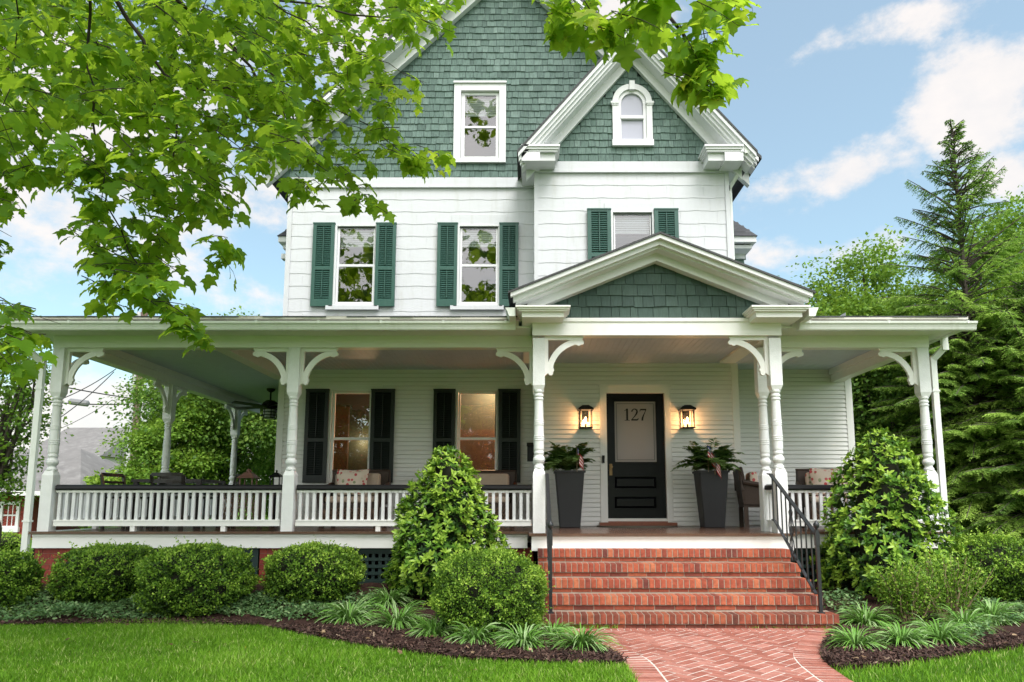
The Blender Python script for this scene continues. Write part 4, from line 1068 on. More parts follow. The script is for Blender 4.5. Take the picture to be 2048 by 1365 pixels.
def fern(x, y, z, label, seed):
    rg = np.random.default_rng(seed); e = empty('fern', (x, y, z), label, 'plant', 'ferns in the charcoal planters')
    V = []; st = MB(); P_, Fw, Nm, S_, Tt = [], [], [], [], []
    for k in range(64):
        az = rg.uniform(0, 2 * PI); L = rg.uniform(.40, .66); lift = rg.uniform(.5, 1.4)
        if math.sin(az) > .3: L *= .7
        d = np.array([math.cos(az), math.sin(az), 0]); pts = []
        for i in range(9):
            f_ = i / 8; h_ = math.sin(min(lift, 1.4)) * L * f_ * 1.15 - L * .50 * f_ ** 2.6 * (1.5 - lift * .6)
            pts.append(np.array([x, y, z]) + d * L * f_ * (math.cos(lift) * .75 + .35) + np.array([0, 0, h_]))
        st.tube(pts, [.003] * 8 + [.0015], 4)
        tin = rg.uniform(.1, .9)
        for i in range(30):
            f_ = .12 + .88 * i / 30; q = f_ * 8; a = int(min(q, 7)); p = pts[a] + (pts[a + 1] - pts[a]) * (q - a); ax = pts[a + 1] - pts[a]; ax /= np.linalg.norm(ax)
            sd = np.cross(ax, [0, 0, 1]); sd /= np.linalg.norm(sd) + 1e-9
            for sg in (-1, 1):
                P_.append(p); Fw.append(sd * sg + ax * .45 + rg.normal(0, .12, 3)); Nm.append(np.array([0, 0, 1]) + rg.normal(0, .25, 3)); S_.append((.125 * math.sin(PI * min(1, f_ * .93 + .07)) + .014)); Tt.append(min(1, max(0, tin + rg.normal(0, .15))))
    st.build('stems', 'fern', e)
    P_, Fw, Nm, S_ = map(np.array, (P_, Fw, Nm, S_))
    v, f_ = scatter([(0, 0, 0), (.24, .35, 0), (0, 1, -.1), (-.24, .35, 0)], [(0, 1, 2), (0, 2, 3)], P_, frames(Fw, Nm), S_)
    np_mesh('fronds', M['fern'], v, f_, np.repeat(Tt, 2), e)
def flag(x, y, z0, h_, droop, label, seed):
    e = empty('stick_flag', (x, y, z0), label, 'flag', 'small flags stuck in the planters')
    p = MB(); p.tube([(x, y, z0), (x, y, z0 + h_)], .004, 6); p.build('stick', 'bark_light', e)
    W, Hh = .25, .165; nu, nv = 18, 7; rg = random.Random(seed); ph = rg.uniform(0, 6)
    def P(u, v):                                         # limp flag hanging from the stick
        hang = u * W * droop; out = u * W * (1 - droop * .55)
        return (x + out * .62 + .012 * math.sin(u * 8 + ph), y - .006 - .018 * math.sin(u * 11 + v * 2 + ph), z0 + h_ - .01 - v * Hh - hang)
    col = {'flag_red': (.50, .02, .03), 'flag_white': (.75, .73, .70), 'flag_blue': (.015, .03, .16)}
    parts = {k: MB() for k in col}
    for i in range(nu):
        for j in range(nv):
            u0, u1, v0, v1 = i / nu, (i + 1) / nu, j / nv, (j + 1) / nv
            k = 'flag_blue' if (u0 < .4 and j < 4) else ('flag_red' if j % 2 == 0 else 'flag_white')
            if k == 'flag_blue' and (i % 2 == 1 and j % 2 == 1): k = 'flag_white'
            parts[k].quad(P(u0, v1), P(u1, v1), P(u1, v0), P(u0, v0))
    for k, c in col.items():
        if k not in M: M[k] = paint(k, c, .8, .1, None, False, 20, 0)
    parts['flag_red'].build('red_stripes', 'flag_red', e); parts['flag_white'].build('white_stripes', 'flag_white', e); parts['flag_blue'].build('blue_canton', 'flag_blue', e)
x, y, z = planter(1111, 1167, 'tall tapered charcoal planter left of the front door')
fern(x - .02, y + .02, z, 'dark fern spilling from the planter left of the door', 3); flag(x + .10, y - .235, z - .02, .37, .75, 'small american stick flag in the planter left of the door', 1)
x, y, z = planter(1393, 1453, 'tall tapered charcoal planter right of the front door')
fern(x, y + .02, z, 'dark fern spilling from the planter right of the door', 5); flag(x - .09, y - .235, z - .02, .40, .7, 'taller american stick flag in the planter right of the door', 2); flag(x + .0, y - .26, z - .06, .30, .85, 'lower drooping american stick flag in the planter right of the door', 4)

# ---- lanterns ----
def lantern(px, label):
    c = at(px, 836, YB - .1); x, z = c.x, c.z; y = YB - .12
    e = empty('wall_lantern', (x, y, z), label, 'wall lamp', 'lanterns flanking the front door')
    s = .095; h0, h1 = z - .155, z + .105
    b = MB(); b.box(x - .055, x + .055, YB - .03, YB - .012, z - .06, z + .20); b.box(x - .05, x + .05, YB - .15, YB - .03, z + .15, z + .195); b.build('wall_mount', 'black', e)
    b = MB(); b.frustum(x, y, h1 + .03, h1 + .09, s + .03, s + .03, .05, .05); b.box(x - s - .025, x + s + .025, y - s - .025, min(y + s + .025, YB - .013), h1 + .012, h1 + .03); b.build('roof', 'black', e)
    b = MB(); b.box(x - s - .008, x + s + .008, y - s - .008, y + s + .008, h0 - .018, h0)
    for sx in (-1, 1):
        for sy in (-1, 1): b.box(x + sx * (s - .006) - .006, x + sx * (s - .006) + .006, y + sy * (s - .006) - .006, y + sy * (s - .006) + .006, h0, h1 + .012)
    b.box(x - .012, x + .012, y - .012, y + .012, h0, h0 + .06)
    b.build('cage', 'black', e)
    b = MB(); q = s - .008
    for a, d_ in (((x - q, y - q), (x + q, y - q)), ((x + q, y - q), (x + q, y + q)), ((x + q, y + q), (x - q, y + q)), ((x - q, y + q), (x - q, y - q))):
        b.quad((*a, h0), (*d_, h0), (*d_, h1 + .01), (*a, h1 + .01))
    b.build('panes', 'lamp_glass', e)
    b = MB(); b.lathe(x, y, [(.008, h0 + .06), (.009, h0 + .09), (.017, h0 + .12), (.014, h0 + .14), (.003, h0 + .165)], 12); b.build('bulb', 'bulb', e, smooth=True)
    l = pt('lantern_light', (x, y, h0 + .12), 6.0, (1, .50, .20), .03)
lantern(1171, 'lit black lantern on the wall left of the door'); lantern(1374, 'lit black lantern on the wall right of the door')
# ---- mailbox, doormat ----
c = at(1062, 906, YB); m = MB(); m.box(c.x - .06, c.x + .07, YB - .13, YB - .02, c.z - .14, c.z + .11); m.prism([(YB - .15, c.z + .09), (YB - .02, c.z + .11), (YB - .02, c.z + .16)], c.x - .068, c.x + .078, 'X')
o = m.build('mailbox', 'black', None); tag(o, 'black wall mailbox half hidden behind the portico post', 'mailbox')
m = MB(); mc = at(1272, 1054, 11.3); m.prism([(mc.x + .62 * math.cos(PI + PI * k / 20), 11.22 + .52 * math.sin(PI + PI * k / 20)) for k in range(21)], FZ + .002, FZ + .016, 'Z'); 
o = m.build('doormat', 'mat', None); tag(o, 'half-round woven doormat in front of the black door', 'doormat')

# ---- wicker chairs ----
def floral():
    m, nt, b = newmat('floral fabric'); tc = N(nt, 'ShaderNodeTexCoord'); v = N(nt, 'ShaderNodeTexVoronoi'); v.inputs['Scale'].default_value = 17
    nt.links.new(tc.outputs['Object'], v.inputs['Vector'])
    f_ = ramp(nt, v.outputs['Distance'], [(.0, (1, 1, 1)), (.36, (1, 1, 1)), (.44, (0, 0, 0))])
    rc = ramp(nt, N(nt, 'ShaderNodeSeparateColor').outputs[0], [(0, (.4, .04, .05)), (1, (.4, .04, .05))])
    sep = N(nt, 'ShaderNodeSeparateColor'); nt.links.new(v.outputs['Color'], sep.inputs[0])
    pc = ramp(nt, sep.outputs[0], [(0, (.42, .04, .05)), (.45, (.50, .10, .10)), (.55, (.62, .50, .40)), (.8, (.62, .50, .40)), (.9, (.20, .24, .12))])
    c = mix(nt, f_, (.60, .50, .41), pc); nt.links.new(c, b.inputs['Base Color']); b.inputs['Roughness'].default_value = .9; return m
M['floral'] = floral()
def wicker_chair(x, y, rz, label, pillow, cush='cushion', w=.40):
    e = empty('wicker_chair', (x, y, FZ), label, 'armchair', 'wicker armchairs on the porch'); B = (x, y, FZ)
    s = MB()                                             # local coordinates, front towards -Y
    s.box(-w, w, -.34, .36, .30, .36); s.box(-w + .02, w - .02, -.345, -.32, .06, .30)
    for sx in (-1, 1): s.box(sx * w - .03, sx * w + .03, -.345, -.285, 0, .30); s.box(sx * w - .03, sx * w + .03, .30, .36, 0, .30)
    s.build('frame', 'wicker', e, loc=B)
    s = MB()
    for k in range(14):                                  # woven skirt, criss-cross canes
        xa = -w + .03 + (2 * w - .06) * k / 13
        for d in (-1, 1): s.bar((xa, -.352, .07), (max(-w + .03, min(w - .03, xa + d * .17)), -.352, .29), .012, .008, (0, 1, 0))
    s.build('woven_skirt', M.setdefault('cane', paint('light cane', (.15, .085, .05), .6, .3, None, False, 30, .2)), e, loc=B)
    s = MB(); s.add([(-w - .02, .26, .34), (w + .02, .26, .34), (w + .02, .36, .34), (-w - .02, .36, .34), (-w - .04, .36, .85), (w + .04, .36, .85), (w + .04, .43, .84), (-w - .04, .43, .84)], [(0, 3, 2, 1), (4, 5, 6, 7), (0, 1, 5, 4), (1, 2, 6, 5), (2, 3, 7, 6), (3, 0, 4, 7)])
    s.tube([(-w - .05, .38, .55), (-w - .05, .39, .86), (w + .05, .39, .86), (w + .05, .38, .55)], .028, 8)
    s.build('backrest', 'wicker', e, loc=B)
    for sx in (-1, 1):
        s = MB(); s.tube([(sx * (w + .04), .36, .66), (sx * (w + .05), .0, .60), (sx * (w + .05), -.30, .58), (sx * (w + .04), -.36, .48), (sx * (w + .01), -.33, .05)], .035, 8)
        s.add([(sx * (w + .03), .34, .34), (sx * (w + .03), -.32, .34), (sx * (w + .03), -.32, .56), (sx * (w + .03), .34, .62)], [(0, 1, 2, 3)]); s.build('armrest', 'wicker', e, loc=B)
    s = MB(); s.box(-w + .03, w - .03, -.33, .25, .362, .46); s.build('seat_cushion', cush, e, loc=B, bevel=.035)
    s = MB(); s.box(-w + .05, w - .05, .14, .255, .465, .82); s.build('back_cushion', cush, e, loc=B, bevel=.04)
    e.rotation_euler = (0, 0, rz)
    if pillow:
        n = 10; v = []; f_ = []
        for sd in (-1, 1):
            for i in range(n + 1):
                for j in range(n + 1):
                    u, q = i / n * 2 - 1, j / n * 2 - 1; t = .07 * (1 - u ** 4) * (1 - q ** 4) * sd; k = 1 - .10 * (1 - abs(u * q)) 
                    v.append((u * .25 * k, t, q * .21 * k))
        for sd in (0, 1):
            for i in range(n):
                for j in range(n):
                    a = sd * (n + 1) ** 2 + i * (n + 1) + j; f_.append((a, a + 1, a + n + 2, a + n + 1) if sd else (a, a + n + 1, a + n + 2, a + 1))
        c, sn = math.cos(rz), math.sin(rz)
        pl = MB(); pl.add(v, f_); o = pl.build('pillow', 'floral', None, loc=(0, 0, 0), smooth=True)
        o.location = (x + c * -.06 - sn * .05, y + sn * -.06 + c * .05, FZ + .675); o.rotation_euler = (R(-14), 0, rz); BASE[o.name] = Vector(o.location)
        tag(o, pillow, 'pillow', 'floral pillows on the porch chairs')
wicker_chair(at(709, 1000, 11.0).x, 11.0, 0, 'wicker armchair with beige cushions under the left parlour window', 'floral pillow on the armchair under the left parlour window')
wicker_chair(at(972, 1000, 11.1).x, 11.1, 0, 'wicker armchair half hidden behind the tall left laurel', None)
wicker_chair(at(1532, 1000, 10.8).x, 10.8, R(80), 'wicker armchair turned sideways behind the right portico posts', None, 'floral', .33)
wicker_chair(at(1668, 1000, 10.6).x, 10.6, R(-12), 'wicker armchair at the far right end of the porch', 'floral pillow on the armchair at the right end of the porch', 'floral')
# ---- dining set on the side porch ----
def dining_chair(x, y, rz, label, h=.76):
    e = empty('dining_chair', (x, y, FZ), label, 'chair', 'dark wooden chairs round the porch table'); B = (x, y, FZ)
    s = MB(); s.box(-.22, .22, -.22, .22, .42, .45); s.build('seat', 'dark_wood', e, loc=B)
    for sx in (-1, 1):
        s = MB(); s.box(sx * .20 - .018, sx * .20 + .018, -.215, -.18, 0, .42); s.build('leg', 'dark_wood', e, loc=B)
        s = MB(); s.bar((sx * .20, .20, 0), (sx * .20, .20, .45), .036, .036, (0, 1, 0)); s.bar((sx * .20, .20, .45), (sx * .215, .27, h), .036, .03, (0, 1, 0)); s.build('leg', 'dark_wood', e, loc=B)
    for k in range(3):
        s = MB(); f_ = .32 + .34 * k; z = .45 + (h - .45) * f_; yy = .20 + .07 * f_
        pts = [(-.21 + .42 * i / 6, yy + .03 * math.sin(PI * i / 6), z) for i in range(7)]
        hh_ = .035 if k < 2 else .05
        for a, b in zip(pts[:-1], pts[1:]): s.bar(a, b, .018, hh_, (0, 0, 1))
        s.build('back_slat', 'dark_wood', e, loc=B)
    e.rotation_euler = (0, 0, rz)
dining_chair(at(232, 960, 10.15).x + .1, 10.3, R(80), 'dark wooden chair at the left end of the porch table'); dining_chair(at(300, 960, 11.6).x + .25, 11.55, 0, 'dark wooden chair on the far side of the porch table', .78)
dining_chair(at(357, 960, 10.05).x, 10.0, R(180), 'dark wooden chair on the near side of the porch table, back to the street', .74); dining_chair(at(428, 960, 10.7).x + .05, 10.75, R(-75), 'dark wooden chair at the right end of the porch table')
tx, ty = -5.15, 10.75
e = empty('dining_table', (tx, ty, FZ), 'dark wooden dining table on the side porch behind the railing', 'table')
s = MB(); s.box(tx - .55, tx + .45, ty - .42, ty + .42, FZ + .66, FZ + .70); s.build('tabletop', 'dark_wood', e)
for a in (-.5, .4):
    for b in (-.37, .37): s = MB(); s.box(tx + a - .03, tx + a + .03, ty + b - .03, ty + b + .03, FZ, FZ + .66); s.build('leg', 'dark_wood', e)
# ---- wicker side table with copper lantern ----
wx, wy = at(497, 960, 10.6).x, 10.6
e = empty('wicker_table', (wx, wy, FZ), 'wicker side table carrying a copper lantern behind the railing', 'side table')
s = MB(); s.box(wx - .32, wx + .32, wy - .27, wy + .27, FZ + .48, FZ + .52); s.build('tabletop', 'wicker', e)
s = MB()
for k in range(16):
    xa = wx - .28 + .56 * k / 15
    for d in (-1, 1): s.bar((xa, wy - .25, FZ + .02), (max(wx - .28, min(wx + .28, xa + d * .14)), wy - .25, FZ + .48), .012, .008, (0, 1, 0))
s.build('woven_skirt', 'cane', e)
for a in (-.28, .28):
    for b in (-.23, .23): s = MB(); s.box(wx + a - .025, wx + a + .025, wy + b - .025, wy + b + .025, FZ, FZ + .48); s.build('leg', 'wicker', e)
lz = FZ + .522
e = empty('candle_lantern', (wx, wy, lz), 'copper candle lantern with peaked roof on the wicker side table', 'lantern')
s = MB(); s.box(wx - .10, wx + .10, wy - .10, wy + .10, lz, lz + .02)
for sx in (-1, 1):
    for sy in (-1, 1): s.box(wx + sx * .088 - .008, wx + sx * .088 + .008, wy + sy * .088 - .008, wy + sy * .088 + .008, lz + .02, lz + .20)
s.build('cage', 'copper', e); s = MB(); s.frustum(wx, wy, lz + .20, lz + .285, .13, .13, .045, .045); s.lathe(wx, wy, [(.035, lz + .285), (.04, lz + .31), (.02, lz + .335)], 10); s.build('roof', 'copper', e)
s = MB(); s.lathe(wx, wy, [(.03, lz + .02), (.03, lz + .10), (.004, lz + .102)], 10); s.build('candle', 'blind', e)
c = at(553, 955, 11.2); e = empty('black_lantern', (c.x, 11.2, FZ), 'small black garden lantern near the house corner on the porch', 'lantern'); x, y = c.x, 11.2
s = MB(); s.box(x - .05, x + .05, y - .05, y + .05, FZ, FZ + .60); s.build('stand', 'black', e); s = MB()
for sx in (-1, 1):
    for sy in (-1, 1): s.box(x + sx * .07 - .007, x + sx * .07 + .007, y + sy * .07 - .007, y + sy * .07 + .007, FZ + .60, FZ + .76)
s.box(x - .08, x + .08, y - .08, y + .08, FZ + .60, FZ + .615); s.build('cage', 'black', e); s = MB(); s.frustum(x, y, FZ + .76, FZ + .83, .10, .10, .02, .02); s.lathe(x, y, [(.012, FZ + .83), (.016, FZ + .86), (.004, FZ + .875)], 8); s.build('roof', 'black', e)
# ---- ceiling fan ----
fx, fy = -5.08, 13.95
e = empty('ceiling_fan', (fx, fy, CZ), 'dark ceiling fan with cage light under the side porch ceiling', 'ceiling fan')
s = MB(); s.lathe(fx, fy, [(.03, CZ - .07), (.075, CZ - .04), (.085, CZ - .0)], 16); s.lathe(fx, fy, [(.016, CZ - .24), (.016, CZ - .06)], 8); s.build('downrod', 'black', e)
s = MB(); s.lathe(fx, fy, [(.05, CZ - .40), (.13, CZ - .385), (.15, CZ - .34), (.14, CZ - .28), (.08, CZ - .235), (.03, CZ - .225)], 18); s.build('motor', 'black', e)
for k in range(5):
    a = 2 * PI * k / 5 + .35; s = MB(); dx, dy = math.cos(a), math.sin(a); s.obox((fx + dx * .48, fy + dy * .48, CZ - .36), (dx * .34, dy * .34, 0), (-dy * .065, dx * .065, .014), (0, 0, .004)); s.build('blade', 'black', e)
s = MB(); s.lathe(fx, fy, [(.02, CZ - .60), (.10, CZ - .59), (.12, CZ - .50), (.12, CZ - .42), (.05, CZ - .405)], 16); s.build('light_glass', M.setdefault('milk', paint('milk glass', (.5, .5, .47), .3, .05, None, False, 5, 0)), e)
s = MB()
for z in (CZ - .41, CZ - .47, CZ - .53, CZ - .585): s.tube([(fx + .132 * math.cos(2 * PI * k / 16), fy + .132 * math.sin(2 * PI * k / 16), z) for k in range(17)], .008, 5)
for k in range(6): s.bar((fx + .13 * math.cos(PI * k / 3), fy + .13 * math.sin(PI * k / 3), CZ - .41), (fx + .13 * math.cos(PI * k / 3), fy + .13 * math.sin(PI * k / 3), CZ - .59), .012, .012)
s.build('light_cage', 'black', e)
s = MB()
for dx in (-.16, .10): s.tube([(fx + dx, fy, CZ - .40), (fx + dx, fy, CZ - .74)], .003, 4); s.lathe(fx + dx, fy, [(.008, CZ - .78), (.010, CZ - .76), (.004, CZ - .735)], 6)
s.build('pull_chains', 'black', e)
# ============================================================ GROUND
ys = np.concatenate([[-200, -60, -20, 0, 2, 4, 5, 6, 6.8], np.arange(7.0, 9.6, .12), [10, 12, 16, 22, 40, 80, 250]])
xs = np.array([-250, -80, -30, -12, -6, -3, 0, .05, 3.1, 5, 8, 14, 30, 80, 250.])
XX, YY = np.meshgrid(xs, ys); ZZ = terr(YY)
v = np.stack([XX, YY, ZZ], -1).reshape(-1, 3); nx = len(xs); ii = (np.arange(len(ys) - 1)[:, None] * nx + np.arange(nx - 1)[None]).ravel()
lawn = np_mesh('lawn', M['lawn'], v, np.stack([ii, ii + 1, ii + 1 + nx, ii + nx], 1), np.full(len(ii), .5), smooth=True, base=(0, 0, 0))
tag(lawn, 'mown green front lawn reaching past the house', 'lawn', kind='structure')
# mulch beds: outlines follow the photo's bed edges on the ground
bl_px = [(-40, 1254), (0, 1252), (200, 1249), (440, 1245), (520, 1254), (620, 1276), (760, 1303), (900, 1321), (1080, 1331), (1248, 1336)]
BED_L = [tuple(gnd(*p)[:2]) for p in bl_px]
BED_L = [(-14, BED_L[0][1] + .2)] + BED_L[:-1] + [(.735, BED_L[-1][1])] + [p for p in WL if p[1] > BED_L[-1][1] + .03] + [(.08, 9.3), (-14, 9.3)]
br_px = [(1690, 1341), (1780, 1337), (1860, 1325), (1960, 1309), (2060, 1297), (2200, 1284)]
BED_R = [tuple(gnd(*p)[:2]) for p in br_px]
BED_R = [(2.25, BED_R[0][1] - .02)] + BED_R[:] + [(14, BED_R[-1][1] + .5), (14, 9.3), (3.08, 9.3)] + [p for p in WR if p[1] > BED_R[0][1] + .02]
def bed(poly, label):
    poly = np.array(poly); x0, y0 = poly.min(0); x1, y1 = poly.max(0); st = .05
    gx, gy = np.arange(x0, x1 + st, st), np.arange(y0, y1 + st, st); X, Y = np.meshgrid(gx, gy)
    inside = inpoly(X, Y, poly); d = polydist(X, Y, list(map(tuple, poly)) + [tuple(poly[0])])
    lump = .012 * np.sin(X * 7.1 + Y * 3) * np.sin(Y * 9.3 - X * 2) + .010 * np.sin(X * 19 + 1) * np.sin(Y * 23) + rng.normal(0, .004, X.shape)
    Z = terr(Y) + np.where(inside, .035 * sm(d / .25) + lump * sm(d / .15) + .006, -.03)
    n = len(gx); idx = (np.arange(len(gy) - 1)[:, None] * n + np.arange(n - 1)[None])
    any_ = inside[:-1, :-1] | inside[1:, :-1] | inside[:-1, 1:] | inside[1:, 1:]
    ii = idx[any_]
    o = np_mesh('mulch_bed', M['mulch'], np.stack([X, Y, Z], -1).reshape(-1, 3), np.stack([ii, ii + 1, ii + 1 + n, ii + n], 1), np.full(len(ii), .5), smooth=True, base=(0, 0, 0))
    tag(o, label, 'flower bed', kind='structure')
bed(BED_L, 'dark brown mulch bed along the left front of the porch'); bed(BED_R, 'dark brown mulch bed right of the brick walk')
def sample(poly, n, ymax=None):
    poly = np.array(poly); lo, hi = poly.min(0), poly.max(0); out = []
    while sum(map(len, out)) < n:
        p = rng.uniform(lo, hi, (n * 2, 2)); out.append(p[inpoly(p[:, 0], p[:, 1], poly)])
    return np.concatenate(out)[:n]
# mulch chips lying on the beds
P_ = np.concatenate([sample([p for p in BED_L if p[0] > -13 and p[1] < 9] , 24000), sample([p for p in BED_R if p[0] < 13 and p[1] < 9], 15000)])
P_ = P_[(P_[:, 1] < 8.3) & (P_[:, 0] > -7) & (P_[:, 0] < 7)]
z = terr(P_[:, 1]) + .05
n = len(P_); fw = rng.normal(size=(n, 3)); fw[:, 2] *= .35; nm = np.array([0, 0, 1.]) + rng.normal(0, .5, (n, 3))
v, f = scatter([(-.16, 0, 0), (.16, 0, 0), (.12, 1, .05), (-.12, 1, .05)], [(0, 1, 2, 3)], np.column_stack([P_, z - rng.uniform(.0, .02, n)]), frames(fw, nm), rng.uniform(.012, .045, n))
o = np_mesh('mulch_chips', M['chip'], v, f, rng.uniform(0, 1, n) ** 1.3); tag(o, 'loose shredded bark chips over the mulch beds', 'mulch', kind='stuff')

# ---- grass blades ----
def grass(n, region, x0, x1, y0, y1):
    p = np.column_stack([rng.uniform(x0, x1, n), rng.uniform(y0, y1, n)])
    return p[region(p[:, 0], p[:, 1])]
in_view = lambda x, y: (np.abs(x - .0) < y * .88 + .6)
reg = lambda x, y: ~inpoly(x, y, np.array(BED_L)) & ~inpoly(x, y, np.array(BED_R)) & ~inpoly(x, y, walk_poly) & in_view(x, y)
G = np.concatenate([grass(262000, reg, -7.0, .86, 4.7, 8.5), grass(38000, reg, 2.15, 6.6, 4.7, 7.4)])
n = len(G); az = rng.uniform(0, 2 * PI, n)
patch = np.sin(G[:, 0] * 2.1 + 1.3 * np.sin(G[:, 1] * 1.7)) * np.sin(G[:, 1] * 2.7 + G[:, 0] * .6)
h_ = rng.uniform(.022, .058, n) * (1 + .30 * patch); lean = rng.uniform(.1, 1.0, n) * h_; la = az + rng.normal(0, .7, n) + 0
w = rng.uniform(.0018, .0036, n); cx, sx = np.cos(la), np.sin(la); px_, py_ = -np.sin(az) * w, np.cos(az) * w
z0 = terr(G[:, 1]); B = np.column_stack([G, z0])
S = np.column_stack([px_, py_, np.zeros(n)]); L1 = np.column_stack([cx * lean * .35, sx * lean * .35, h_ * .6]); L2 = np.column_stack([cx * lean, sx * lean, h_])
V = np.stack([B - S, B + S, B + L1 + S * .8, B + L1 - S * .8, B + L2], 1).reshape(-1, 3)
k = np.arange(n)[:, None] * 5; FF = np.concatenate([k + [0, 1, 2], k + [0, 2, 3], k + [3, 2, 4]], 1).reshape(-1, 3)
t = np.clip(.48 + .15 * patch + .10 * np.sin(G[:, 0] * 6.3 + 2 * np.sin(G[:, 1] * 4)) * np.sin(G[:, 1] * 7.7) + rng.normal(0, .19, n), 0, .97); t[rng.random(n) < .05 + .05 * (patch < -.4)] = 1
o = np_mesh('grass', M['grass'], V, FF, np.repeat(t, 3)); tag(o, 'short green grass blades of the front lawn', 'grass', kind='stuff')

Q = np.concatenate([sample([p for p in BED_L if p[0] > -7 and p[1] < 9], 26), sample([p for p in BED_R if p[0] < 6 and p[1] < 9], 20), sample([(-4, 5.2), (.6, 5.2), (.6, 6.2), (-4, 7.6)], 16)])
m_ = len(Q); fw = rng.normal(size=(m_, 3)) * [1, 1, .2]; nm = np.array([0, 0, 1.]) + rng.normal(0, .3, (m_, 3))
v, f = scatter(*PLANE, np.column_stack([Q, terr(Q[:, 1]) + .065]), frames(fw, nm), np.column_stack([rng.uniform(.02, .045, m_)] * 3))
M['dry'] = tinted('dry leaves', [(0, (.10, .05, .02)), (1, (.38, .26, .15))], .8, 30, .3, .2)
o = np_mesh('fallen_leaves', M['dry'], v, f, np.repeat(rng.uniform(0, 1, m_), 24)); tag(o, 'small dry fallen leaves scattered over mulch and lawn', 'fallen leaves', kind='stuff')

# ============================================================ SHRUBS
def core(parent, name, cx, cy, z0, rx, ry, rz, pw, s, mat='dark'):
    n, m_ = 20, 12; v = []; f = []
    for i in range(m_ + 1):
        ph = -PI / 2 + PI * i / m_
        for k in range(n):
            th = 2 * PI * k / n; d = np.array([math.cos(ph) * math.cos(th), math.cos(ph) * math.sin(th), math.sin(ph)])
            r = s / (sum(abs(d) ** pw) ** (1 / pw)); r *= 1 + .05 * math.sin(7 * th + 3 * ph) * math.cos(5 * ph)
            v.append((cx + d[0] * r * rx, cy + d[1] * r * ry, z0 + rz + d[2] * r * rz))
    for i in range(m_):
        for k in range(n): f.append((i * n + k, i * n + (k + 1) % n, (i + 1) * n + (k + 1) % n, (i + 1) * n + k))
    return np_mesh(name, M[mat], v, np.array(f), np.full(len(f), .3), parent, smooth=True)
M['inner'] = paint('dark bush core', (.018, .020, .009), .95, .5, ((.04, .03, .018), .6), False, 25, .6)  # solid dark core added to block the view through the leaves
def boxwood(x0, x1, yt, yb, label, n=15000, leaf=.025, dy=0, ry=None, pw=2.9, bright=.04, seed=1, loose=.08, kx=.83, grp='clipped boxwood bushes'):
    global rng
    rng_l = np.random.default_rng(seed); n = int(n * 1.45)
    g = gnd((x0 + x1) / 2, yb); Yf = g.y; 
    r0 = (x1 - x0) / 2 * (Yf + .5) / F; ry = ry or r0 * .95; Yc = Yf + ry + dy
    c = at((x0 + x1) / 2, (yt + yb) / 2, Yc); rx = (x1 - x0) / 2 * Yc / F * kx; zt = at(c.x, yt, Yc - ry * .3); zt = at((x0 + x1) / 2, yt, Yc).z; zb = float(terr(Yc)) - .02
    rz = (zt - zb) / 2; e = empty('boxwood_bush', (c.x, Yc, zb), label, 'bush', grp)
    d = rng_l.normal(size=(n, 3)); d /= np.linalg.norm(d, axis=1, keepdims=True)
    r = 1 / (np.abs(d) ** pw).sum(1) ** (1 / pw)
    a, b, c3 = rng_l.uniform(0, 6, 3)
    lump = .062 * np.sin(d[:, 0] * 6 + a) * np.sin(d[:, 2] * 7 + b) + .04 * np.sin(d[:, 0] * 14 + d[:, 1] * 5 + c3) * np.sin(d[:, 2] * 13 + a) + .04 * np.sin(d[:, 0] * 27 + b) * np.sin(d[:, 2] * 25 - d[:, 1] * 20)
    sh = 1 - np.abs(rng_l.normal(0, .075, n)) + (rng_l.random(n) < .10) * rng_l.uniform(0, loose, n)
    rr = (r * (1 + lump) * sh)[:, None]
    P = d * rr * [rx, ry, rz] + [c.x, Yc, zb + rz]
    hol = np.sin(d[:, 0] * 9 + c3) * np.sin(d[:, 2] * 8 + a) * np.sin(d[:, 1] * 7 + b); keep = (hol < .55) | (sh < .88)
    k_ = rng_l.integers(0, n, 100)                       # stray shoots of new growth
    sp_ = np.repeat(k_, 7); off_ = np.tile(np.arange(7) * .016, 100) * np.repeat(rng_l.uniform(.35, .95, 100), 7)
    dirs = d[sp_] * [1, 1, .7] + np.repeat(rng_l.normal(0, .3, (100, 3)), 7, 0) + [0, 0, .45]
    P = np.concatenate([P[keep], (d * (r * (1 + lump))[:, None] * [rx, ry, rz] + [c.x, Yc, zb + rz])[sp_] + dirs * off_[:, None]]); d = np.concatenate([d[keep], d[sp_]]); lump = np.concatenate([lump[keep], np.full(len(sp_), .06)]); sh = np.concatenate([sh[keep], np.full(len(sp_), 1.0)]); ok = P[:, 2] > terr(P[:, 1]) + .01
    nrm = d / np.array([rx, ry, rz]); nrm /= np.linalg.norm(nrm, axis=1, keepdims=True)
    # drop the far side, which nobody can see from the street
    P, nrm, lump, sh, d = P[ok], nrm[ok], lump[ok], sh[ok], d[ok]; m_ = len(P)
    fw = nrm * .6 + rng_l.normal(0, .75, (m_, 3)) + [0, 0, .35]; nn = nrm + rng_l.normal(0, .55, (m_, 3)) + [0, 0, .3]
    v, f = scatter(*DIAMOND, P, frames(fw, nn), rng_l.uniform(.55, 1.4, m_) * leaf)
    t = np.clip(.42 + bright + 3.2 * lump + 2.2 * (sh - .95) + .12 * nrm[:, 2] + rng_l.normal(0, .17, m_), 0, 1)  # deeper leaves darker, raised ones lighter: shade and highlights put into the tint
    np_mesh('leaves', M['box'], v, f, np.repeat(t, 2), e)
    core(e, 'dark_core', c.x, Yc, zb, rx, ry, rz, pw, .84, 'inner')
boxwood(-62, 69, 1106, 1240, 'clipped boxwood cut by the left picture edge beside the downspout', seed=1, n=14000)
boxwood(117, 322, 1092, 1236, 'clipped boxwood behind its neighbour at the left brick pier', seed=2, n=19000, dy=.15)
